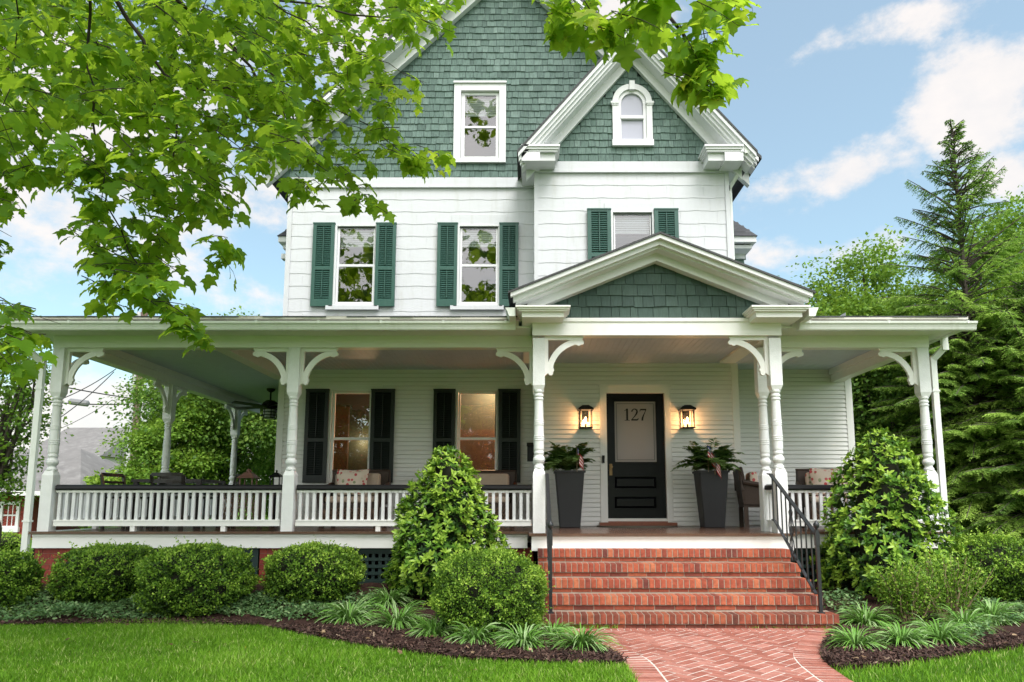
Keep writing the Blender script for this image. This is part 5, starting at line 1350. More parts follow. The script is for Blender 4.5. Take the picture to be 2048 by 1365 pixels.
boxwood(284, 508, 1092, 1252, 'wide clipped boxwood in front of its neighbour on the left lawn edge', seed=3, n=22000)
boxwood(534, 726, 1092, 1226, 'clipped boxwood between the second brick pier and the left laurel', seed=4, n=18000, loose=.10, kx=.88)
boxwood(862, 1098, 1103, 1290, 'big round bright boxwood hard against the left of the brick steps', seed=5, n=30000, leaf=.021, bright=.08, pw=2.5, ry=.5, kx=.90)
boxwood(1902, 2092, 1073, 1222, 'rounded boxwood right of the right laurel at the picture edge', seed=6, n=17000, bright=.06, pw=2.3, kx=.92)
boxwood(-75, 50, 1066, 1120, 'pale flowering low hedge beyond the downspout at the left edge', seed=7, n=6000, bright=.25, pw=2.4, dy=1.6)
def laurel(x0, x1, yt, yb, label, seed):
    rg = np.random.default_rng(seed); g = gnd((x0 + x1) / 2, yb); r0 = (x1 - x0) / 2 * (g.y + .4) / F; Yc = g.y + r0 * .75
    c = at((x0 + x1) / 2 , yb, Yc); zb = float(terr(Yc)); zt = at((x0 + x1) / 2, yt, Yc).z; R0 = (x1 - x0) / 2 * Yc / F; Hh = zt - zb
    e = empty('laurel_bush', (c.x, Yc, zb), label, 'bush', 'tall laurels either side of the steps')
    prof = lambda f: R0 * np.where(f < .18, .80 + f * 1.1, np.clip((1 - f) / .82, 0, 1) ** .50)
    P, Fw, Nm, S_, T_ = [], [], [], [], []
    def whorl(p, ax, k, L, t):
        ax = ax / np.linalg.norm(ax); a = np.cross(ax, [0.3, .5, .8]); a /= np.linalg.norm(a); b = np.cross(ax, a); o = rg.uniform(0, 6)
        for i in range(k):
            an = o + 2 * PI * i / k + rg.normal(0, .25); el = rg.uniform(.25, 1.0)
            d = (a * math.cos(an) + b * math.sin(an)); fw = d * math.cos(el) + ax * math.sin(el)
            P.append(p + rg.normal(0, .006, 3)); Fw.append(fw); Nm.append(ax - d * .6 + rg.normal(0, .15, 3)); S_.append(L * rg.uniform(.55, 1.3)); T_.append(np.clip(t + rg.normal(0, .07), 0, 1))
    for i in range(2000):
        f_ = rg.beta(1.0, 1.4); th = rg.uniform(0, 2 * PI); lump = 1 + .13 * math.sin(th * 3 + f_ * 9 + seed) + .09 * math.sin(th * 7 - f_ * 17)
        dep = 1 - abs(rg.normal(0, .13)); r = float(prof(np.array(f_))) * lump * dep
        ax = np.array([math.cos(th), math.sin(th), .55 + .9 * f_]); p = np.array([c.x + r * math.cos(th), Yc + r * math.sin(th) * .9, zb + .05 + f_ * Hh * .97])
        whorl(p, ax + rg.normal(0, .3, 3), rg.integers(6, 9), .070 * (1.0 if f_ < .85 else .85), .66 + (dep - .92) * 4.6 + rg.normal(0, .12) + (.18 if f_ > .7 else 0))  # inner whorls coloured darker to paint the shade in the gaps
    for i in range(10): whorl(np.array([c.x + rg.normal(0, .07), Yc + rg.normal(0, .07), zt - abs(rg.normal(0, .10))]), np.array([rg.normal(0, .3), rg.normal(0, .3), 1]), 8, .075, .85)
    P, Fw, Nm, S_ = map(np.array, (P, Fw, Nm, S_)); ok = P[:, 2] > zb + .02
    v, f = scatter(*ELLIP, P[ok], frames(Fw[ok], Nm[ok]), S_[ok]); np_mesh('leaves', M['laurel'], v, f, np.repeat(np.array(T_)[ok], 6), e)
    n, m_ = 16, 9; V = []; Q = []
    for i in range(m_ + 1):
        f_ = i / m_ * .97
        for k in range(n): th = 2 * PI * k / n; r = float(prof(np.array(f_))) * .52 * (1 + .1 * math.sin(th * 5 + i)); V.append((c.x + r * math.cos(th), Yc + r * math.sin(th) * .9, zb + f_ * Hh * .95))
    for i in range(m_):
        for k in range(n): Q.append((i * n + k, i * n + (k + 1) % n, (i + 1) * n + (k + 1) % n, (i + 1) * n + k))
    np_mesh('dark_core', M['inner'], V, np.array(Q), np.full(len(Q), .3), e, smooth=True)
laurel(778, 1002, 898, 1225, 'tall cone-shaped laurel in front of the porch left of the steps', 11)
laurel(1652, 1912, 862, 1222, 'tall cone-shaped laurel at the right end of the porch', 12)
def loose_shrub(px, yt, yb, label, seed, w=.42):
    rg = np.random.default_rng(seed); g = gnd(px, yb); x, y, z = g; zt = at(px, yt, y).z; Hh = zt - z
    e = empty('loose_shrub', (x, y, z), label, 'bush'); st = MB(); P, Fw, S_, T_ = [], [], [], []
    for s in range(34):
        az = rg.uniform(0, 2 * PI); sp = w * rg.uniform(.2, 1.1); pts = []
        for i in range(7):
            f_ = i / 6; pts.append(np.array([x + math.cos(az) * sp * f_ ** .8, y + math.sin(az) * sp * f_ ** .8 * .7, z + Hh * rg.uniform(.97, 1.02) * f_ * (1 - .35 * (sp / w) ** 2 * (1 if s % 3 else .4))]) + rg.normal(0, .012, 3))
        st.tube(pts, [.009 - .0012 * i for i in range(7)], 5)
        for k in range(150):
            f_ = rg.uniform(.28, 1.0); q = f_ * 6; a = int(min(q, 5)); p = pts[a] + (pts[a + 1] - pts[a]) * (q - a)
            P.append(p + rg.normal(0, .055, 3)); Fw.append(rg.normal(0, 1, 3) + [0, 0, .5]); S_.append(rg.uniform(.016, .032)); T_.append(np.clip(.5 + rg.normal(0, .18) + .15 * f_, 0, 1))
    st.build('stems', 'bark_light', e); P, Fw = np.array(P), np.array(Fw); Nm = np.array([0, 0, 1.]) + rg.normal(0, .6, P.shape)
    v, f = scatter(*DIAMOND, P, frames(Fw, Nm), np.array(S_)); np_mesh('leaves', M['box'], v, f, np.repeat(T_, 2), e)
loose_shrub(1818, 1130, 1256, 'small loose shrub with thin upright twigs right of the steps', 21, .30); loose_shrub(1900, 1108, 1252, 'open twiggy shrub with pale stems in front of the right laurel', 22, .45)

def liriope(px, yb, w, label, seed, k=270):
    rg = np.random.default_rng(seed); g = gnd(px, yb); x, y, z = g; z += .03; r = w / 2 * y / F
    V = []; Fc = []; T_ = []
    for b in range(k):
        az = rg.uniform(0, 2 * PI); L = r * rg.uniform(.95, 1.55) + .06; up_ = rg.uniform(.45, 1.25); d = np.array([math.cos(az), math.sin(az) * .9, 0]); s = np.array([-math.sin(az), math.cos(az), 0]); wd = rg.uniform(.005, .009)
        p0 = np.array([x, y, z - .04]) + d * rg.uniform(0, .05); n0 = len(V); ns = 6; tw = rg.normal(0, .5); t = np.clip(.48 + rg.normal(0, .2), 0, 1)
        for i in range(ns + 1):
            f_ = i / ns; hgt = L * (math.sin(up_) * f_ * 1.25 - .98 * f_ ** 2.2 * (.4 + .6 * math.cos(up_))); out = L * math.cos(up_) * f_ * .9 + L * .25 * f_ ** 2
            c = p0 + d * out + np.array([0, 0, max(hgt, -.01)]); ww = wd * (1 - f_ ** 3 * .85); sv = s * ww * 1.0 + np.array([0, 0, ww * tw * f_])
            V += [c - sv, c + np.array([0, 0, -.0015]), c + sv] if False else [c - sv, c + sv]
        for i in range(ns): a = n0 + 2 * i; Fc.append((a, a + 1, a + 3, a + 2)); T_.append(np.clip(t + .1 * (i / ns), 0, 1))
    o = np_mesh('liriope_clump', M['liriope'], V, np.array(Fc), T_, None, base=(x, y, z)); tag(o, label, 'grass clump', 'arching liriope clumps along the beds')
for i, (px, yb, w, lb) in enumerate([
    (697, 1249, 100, 'liriope clump at the left end of its row, in front of the uneven boxwood'),
    (780, 1215, 84, 'liriope clump tucked behind, at the foot of the left laurel'),
    (795, 1260, 112, 'large liriope clump in the left bed directly below the tall laurel'),
    (868, 1277, 92, 'liriope clump at the left corner of the big round boxwood'),
    (950, 1290, 92, 'liriope clump below the middle of the big round boxwood'),
    (1048, 1302, 100, 'liriope clump below the right side of the big round boxwood'),
    (1106, 1282, 74, 'liriope clump between the big round boxwood and the lowest step'),
    (1164, 1304, 100, 'liriope clump leaning over the left edge of the brick walk'),
    (1712, 1302, 92, 'liriope clump nearest the right edge of the brick walk'),
    (1732, 1256, 100, 'liriope clump behind, beside the right handrail foot'),
    (1806, 1298, 98, 'liriope clump in front of the small upright shrub'),
    (1880, 1292, 110, 'wide liriope clump in front of the pale-stemmed shrub'),
    (1930, 1268, 100, 'liriope clump in the second row of the right bed'),
    (1985, 1247, 96, 'rearmost liriope clump in front of the right boxwood')]):
    liriope(px, yb, w, lb, 40 + i)
def vinca(polys, n, label):
    pts = []
    for poly, k in polys: pts.append(sample([tuple(gnd(*p)[:2]) for p in poly], k))
    P = np.concatenate(pts); m_ = len(P); hz = rng.uniform(.02, .15, m_) * (.55 + .45 * np.sin(P[:, 0] * 5) * np.sin(P[:, 1] * 6)); z = terr(P[:, 1]) + .03 + np.abs(hz)
    fw = rng.normal(size=(m_, 3)) * [1, 1, .5]; nm = np.array([0, -.2, 1.]) + rng.normal(0, .45, (m_, 3))
    v, f = scatter(*ELLIP, np.column_stack([P, z]), frames(fw, nm), np.column_stack([rng.uniform(.03, .05, m_)] * 3) * [1.3, 1, 1])
    o = np_mesh('ground_cover', M['ivy'], v, f, np.repeat(np.clip(rng.normal(.5, .25, m_), 0, 1), 6)); tag(o, label, 'ground cover', kind='stuff')
vinca([([(-30, 1215), (120, 1195), (330, 1215), (530, 1205), (560, 1240), (440, 1240), (200, 1246), (-30, 1250)], 7500), ([(480, 1205), (560, 1195), (760, 1205), (740, 1235), (650, 1250), (560, 1250), (500, 1240)], 3300),
       ([(1650, 1195), (1720, 1200), (1740, 1235), (1690, 1240), (1650, 1225)], 500), ([(1930, 1225), (2048, 1195), (2100, 1200), (2100, 1250), (2000, 1262), (1930, 1262)], 2300), ([(1890, 1262), (1960, 1256), (1985, 1285), (1930, 1300), (1880, 1290)], 700)], 0, 'low variegated vinca spreading over the beds')

# ============================================================ TREES
def limbs(mb, base, top_r, th, targets, r0, rg):
    x, y, z = base; top = np.array([x + rg.normal(0, .1), y, z + th])
    mb.tube([(x, y, z - .1), (x + .02, y, z + th * .5), tuple(top)], [r0, r0 * .85, r0 * .65], 9)
    for t in targets:
        t = np.array(t); s = np.array([x, y, z]) + (top - np.array([x, y, z])) * rg.uniform(.55, 1.0); m_ = (s + t) / 2 + np.array([0, 0, .12 * np.linalg.norm(t - s)]) + rg.normal(0, .1, 3)
        mb.tube([s, s * .6 + m_ * .4, m_, m_ * .45 + t * .55, t], [r0 * .38, r0 * .3, r0 * .22, r0 * .14, r0 * .05], 5)
def tree(name, label, mat, x, y, z, th, cz, rx, ry, rz, nc, per, leaf, seed, grp=None, cr=.30, flat=.6, bright=0, cat='tree', shell=.45):
    rg = np.random.default_rng(seed); e = empty(name, (x, y, z), label, cat, grp)
    d = rg.normal(size=(nc, 3)); d /= np.linalg.norm(d, axis=1, keepdims=True); rad = rg.uniform(shell, 1, nc) ** .8
    lump = 1 + .16 * np.sin(d[:, 0] * 4 + seed) * np.sin(d[:, 2] * 5 + seed * 2)
    Cc = d * (rad * lump)[:, None] * [rx, ry, rz] + [x, y, cz]
    rr = (rx + rz) / 2 * cr
    idx = np.repeat(np.arange(nc), per); m_ = len(idx)
    loc = rg.normal(0, 1, (m_, 3)) * [1, 1, flat] * rr * .5 * rg.uniform(.6, 1.3, nc)[idx][:, None]
    # small sprays inside each clump
    spr = rg.normal(0, .5, (nc, 12, 3)) * [1, 1, flat] * rr * .9
    loc = loc * .55 + spr[idx, rg.integers(0, 12, m_)] 
    P = Cc[idx] + loc
    P[:, 2] -= .12 * (loc[:, 0] ** 2 + loc[:, 1] ** 2) / rr
    out = loc / (np.linalg.norm(loc, axis=1, keepdims=True) + 1e-6)
    fw = out * .8 + rg.normal(0, .6, (m_, 3)) + [0, 0, -.25]; nm = np.array([0, 0, .9]) + out * .5 + rg.normal(0, .45, (m_, 3))
    v, f = scatter(*DIAMOND, P, frames(fw, nm), rg.uniform(.65, 1.25, m_) * leaf)
    t = np.clip(.42 + bright + rg.normal(0, .10, nc)[idx] + .10 * loc[:, 2] / (rr * .5 * flat + .01) + rg.normal(0, .13, m_), 0, 1)
    np_mesh('crown', mat, v, f, np.repeat(t, 2), e)
    mb = MB(); limbs(mb, (x, y, z), 0, th, Cc[rg.permutation(nc)[:min(nc, 26)]], max(.05, .028 * (cz + rz - z)), rg); mb.build('trunk', 'bark', e)
G0 = .2
def X(px, Y): return (px - CXP) / F * Y
tree('leafy_tree', 'broad leafy tree seen through the side porch, trunk behind the chair backs', M['tree_b'], X(455, 20), 20, G0, 2.4, 3.9, 2.4, 2.2, 2.7, 150, 330, .105, 61, 'trees seen past the left porch', bright=.12)
tree('leafy_tree', 'smaller light green tree left of the broad one, under the power lines', M['tree_a'], X(350, 18.5), 18.5, G0, 1.3, 2.35, 1.2, 1.2, 1.55, 80, 330, .09, 62, 'trees seen past the left porch')
tree('leafy_tree', 'bright green tree at the house end of the side porch', M['tree_a'], X(560, 24), 24, G0, 2.0, 3.2, 2.6, 2, 2.6, 110, 300, .13, 63, 'trees seen past the left porch', bright=.05)
tree('leafy_tree', 'small leafy tree beyond the left downspout', M['tree_a'], X(2, 10.9), 10.9, G0, 1.3, 2.5, .52, .7, 1.45, 46, 120, .07, 64, None, bright=-.14, cr=.34)
tree('feathery_shrub', 'pale lime feathery shrub in front of the grey-roofed house', M['tree_a'], X(205, 17), 17, G0, .6, 1.2, .75, .8, .7, 36, 170, .09, 65, None, bright=.28, cat='shrub')
tree('broadleaf_tree', 'light green tree with pointed top rising right of the portico roof', M['tree_a'], X(1745, 17.5), 17.5, G0, 3.2, 4.5, 2.2, 2.0, 3.0, 150, 380, .10, 71, 'broadleaf trees right of the house', cr=.26)
tree('broadleaf_tree', 'low rounded light green tree just over the right porch roof', M['tree_a'], X(1640, 20), 20, G0, 2.5, 4.6, 2.5, 2.0, 2.35, 120, 380, .115, 72, 'broadleaf trees right of the house', bright=.04, cr=.26)
tree('broadleaf_tree', 'bright green tree at the right picture edge behind the conifer', M['tree_a'], X(2060, 17), 17, G0, 3.4, 5.4, 2.2, 2.0, 3.1, 150, 380, .10, 73, 'broadleaf trees right of the house', bright=.06, cr=.26)
tree('broadleaf_tree', 'bright bushy tree at the foot of the conifer above the right porch gutter', M['tree_a'], X(1850, 15.2), 15.2, G0, 2.0, 4.0, 1.1, 1.0, 1.75, 80, 330, .095, 76, 'broadleaf trees right of the house', bright=.02, cr=.28)
tree('broadleaf_tree', 'dark tree seen beneath the right end of the porch roof', M['tree_b'], X(1790, 15), 15, G0, 1.6, 2.8, 2.0, 1.5, 2.4, 120, 330, .10, 74, 'broadleaf trees right of the house')
tree('broadleaf_tree', 'shaded tree filling the gap behind the right boxwood', M['tree_b'], X(2010, 18), 18, G0, 1.5, 2.4, 2.6, 1.5, 2.4, 120, 300, .12, 75, 'broadleaf trees right of the house')

def conifer(px, ytip, Y, label, seed):
    rg = np.random.default_rng(seed); x = X(px, Y) * 1.0; ztip = at(px, ytip, Y).z; z0 = G0; Hh = ztip - z0
    e = empty('conifer', (x, Y, z0), label, 'conifer'); mb = MB(); mb.tube([(x, Y, z0 - .1), (x, Y, z0 + Hh * .5), (x + .03, Y, ztip - .1)], [.13, .055, .008], 8)
    P, Fw, Nm, S_, T_ = [], [], [], [], []
    nb_ = 760
    for b in range(nb_):
        f_ = (b + rg.random()) / nb_; f_ = f_ ** 1.12; z = z0 + .15 + (Hh - .2) * f_; az = rg.uniform(0, 2 * PI)
        env = 2.9 * (1 - f_) ** 1.05 + .08 if f_ > .45 else 1.62 + .35 * (1 - (f_ / .45))
        if f_ > .9: env = max(env * .8, .12)
        if f_ > .55 and rg.random() < .42: continue
        L = env * (rg.uniform(.30, 1.25) if f_ > .5 else rg.uniform(.6, 1.12)) + .10
        if math.sin(az) > .5: L *= .8
        d = np.array([math.cos(az), math.sin(az), 0]); s = np.array([-d[1], d[0], 0]); ris = rg.uniform(.25, 1.0) if f_ > .55 else rg.uniform(-.05, .40)
        pts = [np.array([x, Y, z]) + d * L * q + np.array([0, 0, L * (ris * q - .40 * max(0, q - .35) ** 1.6 * (1.0 if f_ < .6 else .5))]) for q in np.linspace(0, 1, 8)]
        mb.tube(pts, [.016 * (1 - i / 9) + .003 for i in range(8)], 4)
        tb = .56 + rg.normal(0, .17); sp = .30 if f_ < .58 else .42
        ns = int(L / (.055 if f_ < .58 else .07)) + 2
        for i in range(ns):                               # flat sprays along each side, drooping at the tips
            q = sp + (1 - sp) * i / ns; a = q * 7; k = int(min(a, 6)); p = pts[k] + (pts[k + 1] - pts[k]) * (a - k)
            l2 = (.34 * (1 - q) + .10) * min(1, L) * rg.uniform(.7, 1.2)
            for sg in (-1, 1):
                if f_ > .5 and rg.random() < .30: continue
                dr = d * .75 + s * sg * rg.uniform(.6, 1.1) + np.array([0, 0, rg.uniform(-.55, .05) if f_ < .5 else rg.uniform(-.7, .15)]); dr /= np.linalg.norm(dr); m2 = max(3, int(l2 / .028))
                for j in range(m2):
                    u = (j + .5) / m2; pp = p + dr * l2 * u + np.array([0, 0, -.30 * l2 * u * u]); side = np.cross(dr, [0, 0, 1.]); side /= np.linalg.norm(side)
                    for s2 in (-1, 1):
                        P.append(pp); Fw.append(dr * .8 + side * s2 * .75 + np.array([0, 0, -.25]) + rg.normal(0, .18, 3)); Nm.append(np.array([0, 0, 1.]) + rg.normal(0, .3, 3)); S_.append(.075 * (1 - .5 * u) * rg.uniform(.8, 1.3)); T_.append(np.clip(tb + .26 * u + .10 * q + rg.normal(0, .07) - (.16 if f_ > .62 else 0) + (.12 if .38 < f_ < .58 else 0), 0, 1))
    mb.build('trunk', 'bark', e); P, Fw, Nm, S_ = map(np.array, (P, Fw, Nm, S_))
    v, f = scatter([(0, 0, 0), (.17, .45, 0), (0, 1, -.06), (-.17, .45, 0)], [(0, 1, 2), (0, 2, 3)], P, frames(Fw, Nm), S_)
    np_mesh('crown', M['conifer'], v, f, np.repeat(T_, 2), e)
conifer(1958, 246, 13.4, 'tall feathery arborvitae with a thin dark top right of the porch', 81)
conifer(2085, 560, 12.6, 'second arborvitae cut by the right picture edge', 82)

# ---- the sycamore whose branches hang over the yard ----
syc = empty('sycamore_tree', (-6.6, 2.2, 0), 'sycamore whose big lobed leaves overhang the top left and top centre of the view', 'tree')
def pxpt(x, y, Y): return np.array(at(x, y, Y))
rgS = np.random.default_rng(5)
BRANCH = [[(60, -420, 3.6), (150, -160, 4.6), (235, 0, 5.2), (290, 80, 5.4), (332, 150, 5.5), (410, 172, 5.7), (500, 190, 5.9)], [(332, 150, 5.5), (345, 250, 5.5), (340, 330, 5.6), (360, 420, 5.6)], [(180, -60, 4.6), (185, 128, 5.0), (190, 230, 5.1), (204, 310, 5.2), (224, 410, 5.2), (262, 500, 5.3), (308, 590, 5.3), (345, 640, 5.3), (362, 672, 5.3)],
          [(235, -200, 5.0), (359, 0, 5.8), (426, 62, 6.0), (492, 133, 6.1), (538, 195, 6.2), (580, 240, 6.2), (626, 290, 6.3), (690, 360, 6.3)], [(359, -120, 5.4), (538, 0, 6.2), (615, 46, 6.4), (700, 103, 6.5), (780, 140, 6.5), (850, 165, 6.5)], [(426, 62, 6.0), (560, 160, 6.3), (680, 220, 6.4), (780, 290, 6.4), (850, 315, 6.4)],
          [(538, 0, 6.2), (700, 20, 5.8), (820, 40, 5.6), (900, 60, 5.6)], [(60, -420, 3.6), (20, -60, 4.4), (30, 120, 4.9), (10, 240, 5.0), (40, 340, 5.0)], [(-160, 300, 4.4), (-60, 420, 4.9), (30, 478, 5.1)], [(-180, 460, 4.4), (-60, 560, 4.9), (40, 610, 5.0), (110, 655, 5.1)],
          [(235, -200, 5.0), (700, -260, 4.6), (1050, -140, 4.6), (1250, -40, 4.5), (1341, 28, 4.5), (1362, 70, 4.5), (1376, 104, 4.5), (1394, 137, 4.5), (1420, 166, 4.5), (1462, 182, 4.5)], [(1050, -140, 4.6), (1120, -20, 4.6), (1140, 50, 4.6)], [(1250, -40, 4.5), (1420, -20, 4.5), (1480, 15, 4.5)]]
bm2 = MB()
bm2.tube([(-6.6, 2.2, -.15), (-6.55, 2.2, .4), (-6.5, 2.2, 2.0), (-6.3, 2.3, 3.8), (-5.9, 2.5, 5.2)], [.50, .36, .31, .28, .22], 14)
bm2.build('trunk', 'bark', syc)
bm2 = MB()
st = np.array([-5.9, 2.5, 5.2])
for k, br in enumerate(BRANCH):
    pts = [pxpt(*p) for p in br]
    if k in (0, 7, 8, 9): pts = [st + (pts[0] - st) * q + np.array([0, 0, .4 * math.sin(PI * q)]) for q in (0, .35, .7)] + pts
    pts = [pts[0]] + [p + rgS.normal(0, .022, 3) for i in range(len(pts) - 1) for p in (pts[i] * .5 + pts[i + 1] * .5, pts[i + 1])]
    n = len(pts); r0 = .034 if k == 0 else (.020 if k in (3, 10) else .011)
    bm2.tube(pts, [r0 * (1 - .85 * i / (n - 1)) for i in range(n)], 7)
REG = [  # outline of a leafy mass in the photo, depth range, number of twigs
    ([(-60, -60), (520, -60), (560, 120), (600, 260), (560, 330), (450, 350), (380, 330), (230, 330), (100, 350), (-60, 330)], 4.6, 6.6, 300),
    ([(-60, -60), (700, -60), (720, 80), (560, 200), (300, 250), (-60, 240)], 5.8, 7.6, 250),
    ([(460, -60), (900, -60), (890, 40), (800, 110), (850, 160), (790, 220), (700, 230), (560, 120)], 5.6, 7.0, 56),
    ([(520, 180), (700, 200), (800, 250), (860, 305), (800, 330), (740, 380), (650, 370), (560, 390), (480, 330)], 5.9, 6.8, 44),
    ([(790, 285), (890, 300), (880, 330), (800, 330)], 6.1, 6.5, 7), ([(700, 400), (745, 380), (745, 430), (715, 430)], 6.0, 6.4, 4), ([(430, 440), (480, 480), (470, 520), (420, 500)], 5.1, 5.5, 4), ([(380, 640), (420, 680), (370, 700)], 5.1, 5.3, 3),
    ([(700, 150), (850, 160), (800, 210), (740, 220)], 6.0, 6.6, 6),
    ([(150, 320), (440, 320), (455, 430), (370, 440), (330, 520), (250, 540), (190, 520), (160, 440)], 4.9, 5.9, 58),
    ([(175, 500), (320, 510), (345, 580), (380, 640), (330, 650), (270, 610), (160, 600)], 5.0, 5.5, 22),
    ([(-60, 280), (70, 330), (60, 390), (-60, 400)], 4.8, 5.4, 7), ([(-60, 455), (45, 478), (30, 500), (-60, 510)], 4.9, 5.3, 5), ([(-60, 560), (40, 590), (110, 650), (60, 690), (20, 720), (-60, 740)], 4.8, 5.2, 14),
    ([(770, -50), (900, -50), (915, 30), (860, 70), (800, 60)], 5.2, 6.0, 12),
    ([(1100, -60), (1470, -60), (1480, 20), (1400, 60), (1340, 50), (1260, 40), (1150, 50), (1110, 40)], 4.2, 4.9, 26), ([(1340, 40), (1430, 60), (1430, 110), (1370, 120)], 4.3, 4.7, 7), ([(1370, 120), (1420, 140), (1470, 175), (1440, 190), (1390, 180)], 4.4, 4.6, 6),
    ([(1110, 30), (1160, 40), (1150, 70), (1115, 70)], 4.5, 4.7, 2), ([(1170, 40), (1240, 40), (1230, 60), (1180, 60)], 4.4, 4.6, 2)]
P, Fw, Nm, S_, T_ = [], [], [], [], []
LS = [1.0]
def twig(p, d, L, k, t0, keep=None):
    pts = [p + d * L * q + np.array([0, 0, -.18 * L * q * q]) for q in (0, .33, .66, 1)]
    bm2.tube(pts, [.0042, .0036, .003, .002], 4)
    for i in range(k):
        q = .1 + .9 * i / max(1, k - 1); a = min(2.999, q * 3); j = int(a); b = pts[j] + (pts[j + 1] - pts[j]) * (a - j)
        az = rgS.uniform(0, 2 * PI); o = np.array([math.cos(az), math.sin(az), -.25 - abs(rgS.normal(0, .3))]); pe = rgS.uniform(.03, .07); lp_ = b + o * pe
        bm2.tube([b, lp_], [.0016, .0013], 3)
        P.append(lp_); Fw.append(o * np.array([1, 1, 1.2]) + np.array([0, -.15, -.45]) + rgS.normal(0, .25, 3)); Nm.append(np.array([0, -.25, 1.]) + o * .3 + rgS.normal(0, .38, 3)); S_.append(np.clip(rgS.normal(.098, .030), .045, .16) * LS[0]); T_.append(np.clip(t0 + rgS.normal(0, .14), 0, 1))
for poly, Y0, Y1, n in REG:
    pa = np.array(poly, float); lo, hi = pa.min(0), pa.max(0); c = 0
    while c < n:
        q = rgS.uniform(lo, hi)
        if not inpoly(q[0:1], q[1:2], pa)[0]: continue
        LS[0] = 1.22 if q[0] > 1050 else 1.0
        Y = rgS.uniform(Y0, Y1); p = pxpt(q[0], q[1], Y); az = rgS.normal(-.3, 1.0); d = np.array([math.cos(az), math.sin(az) * .8, rgS.uniform(-.6, .1)]); L = rgS.uniform(.18, .40)
        twig(p - d * L * .5, d, L, int(rgS.integers(6, 10)), .45 + rgS.normal(0, .12) + (.2 if q[0] > 800 else 0)); c += 1
# the rest of the crown, above and behind the photographer
for k in range(430):
    p = np.array([rgS.uniform(-11, 1), rgS.uniform(-5, 6.5), 0]); p[2] = 5.5 + 7.5 * rgS.random()
    if np.hypot((p[0] + 5) / 6.2, (p[1] - 1) / 6) > 1: continue
    if p[1] > .5 and (p[2] - H) / p[1] < 1.15: continue
    d = rgS.normal(0, 1, 3) * [1, 1, .3]; d /= np.linalg.norm(d); twig(p, d, .9, 12, .45)
    S_[-12:] = [s * 1.7 for s in S_[-12:]]
bm2.build('branches', 'bark_dark', syc)
v, f = scatter(*PLANE, np.array(P), frames(np.array(Fw), np.array(Nm)), np.column_stack([S_, S_, S_]))
np_mesh('crown', M['syc'], v, f, np.repeat(T_, 24), syc)
for k, (x, y, s) in enumerate([(-11, -24, 1.1), (-1.5, -27, 1.3), (9, -25, 1.15)]):
    tree('street_tree', ['broad tree across the street, mirrored in the left windows', 'tallest tree across the street, mirrored in the middle windows', 'round tree across the street, mirrored in the right windows'][k], M['tree_b'], x, y, 0, 2.4 * s, 5.4 * s, 4.4 * s, 3.6 * s, 4.4 * s, 100, 110, .45, 90 + k, 'trees across the street', cr=.28)

# ============================================================ NEIGHBOURS, POLE, WIRES
nh = empty('grey_roofed_house', (X(150, 44), 44, G0), 'pale neighbouring house with a weathered grey roof far behind the left porch post', 'house')
a, b = X(60, 44), X(212, 44); ze, zp = at(150, 913, 44).z, at(150, 856, 44).z
m = MB(); m.box(a, b - .3, 44, 52, G0, ze); m.build('wall', 'far_wall', nh)
m = MB(); m.add([(a - .4, 43.5, ze), (b, 43.5, ze), (b - .5, 48, ze + (zp - ze) * 1.25), (a - .4, 48, ze + (zp - ze) * 1.25), (b, 52.5, ze), (a - .4, 52.5, ze)], [(0, 1, 2, 3), (3, 2, 4, 5), (1, 4, 2)]); m.build('roof', 'far_roof', nh)
m = MB(); m.box(a - .3, b - .1, 43.45, 43.6, ze - .25, ze); m.box(b - .5, b - .28, 43.9, 44.1, G0, ze - .25); m.build('eave_trim', 'trim', nh)
m = MB(); w0, w1 = X(160, 44), X(196, 44); m.box(w0, w1, 43.93, 44, ze - 2.4, ze - .75); m.build('window', 'cushion', nh)
bh = empty('brick_house', (X(20, 21), 21, G0), 'red brick outbuilding with a white sash window at the left edge', 'building')
x1 = X(50, 21) + .35; x0 = x1 - 6; ze = at(30, 985, 21).z
m = MB(); wr = (X(19, 21), X(46, 21), at(30, 1052, 21).z, at(30, 1010, 21).z)
m.holed(x0, x1, -.1, ze, 21, [wr]); m.box(x1 - .02, x1, 21, 27, -.1, ze); brick_face(m, X(-10, 21), x1, 20.985, G0 - .3, ze, .215, .075); 
mw = m.build('wall', 'brick_red', bh)
m = MB(); rect_frame(m, (wr[0] - .09, wr[1] + .09, wr[2] - .04, wr[3] + .09), wr, 20.93, 21.06); m.box(wr[0] - .12, wr[1] + .12, 20.90, 21, wr[2] - .18, wr[2] - .04)
for q in (1, 2): xx = wr[0] + (wr[1] - wr[0]) * q / 3; m.box(xx - .012, xx + .012, 20.98, 21.02, wr[2], wr[3])
m.box(wr[0], wr[1], 20.975, 21.02, (wr[2] + wr[3]) / 2 - .02, (wr[2] + wr[3]) / 2 + .02); fw_ = m.build('window', 'trim', bh)
m = MB(); m.quad((wr[0], 21.04, wr[2]), (wr[1], 21.04, wr[2]), (wr[1], 21.04, wr[3]), (wr[0], 21.04, wr[3])); m.build('pane', 'black', fw_)
m = MB(); zr = at(60, 915, 23).z; xe = X(180, 21)
m.add([(x0, 20.6, ze + .02), (x1 + 1.6, 20.6, ze + .02), (x1 - .6, 24, zr + .35), (x0, 24, zr + .35), (x1 + 1.6, 27.4, ze + .02), (x0, 27.4, ze + .02)], [(0, 1, 2, 3), (1, 4, 2), (3, 2, 4, 5)]); m.build('roof', 'far_roof', bh)
m = MB(); m.box(x0, x1 + 1.6, 20.5, 20.6, ze - .1, ze + .02); m.build('gutter', 'gutter', bh)
pX, pY = X(264, 34), 34
up_ = empty('utility_pole', (pX, pY, G0), 'wooden utility pole with a grey conduit beyond the side porch', 'utility pole')
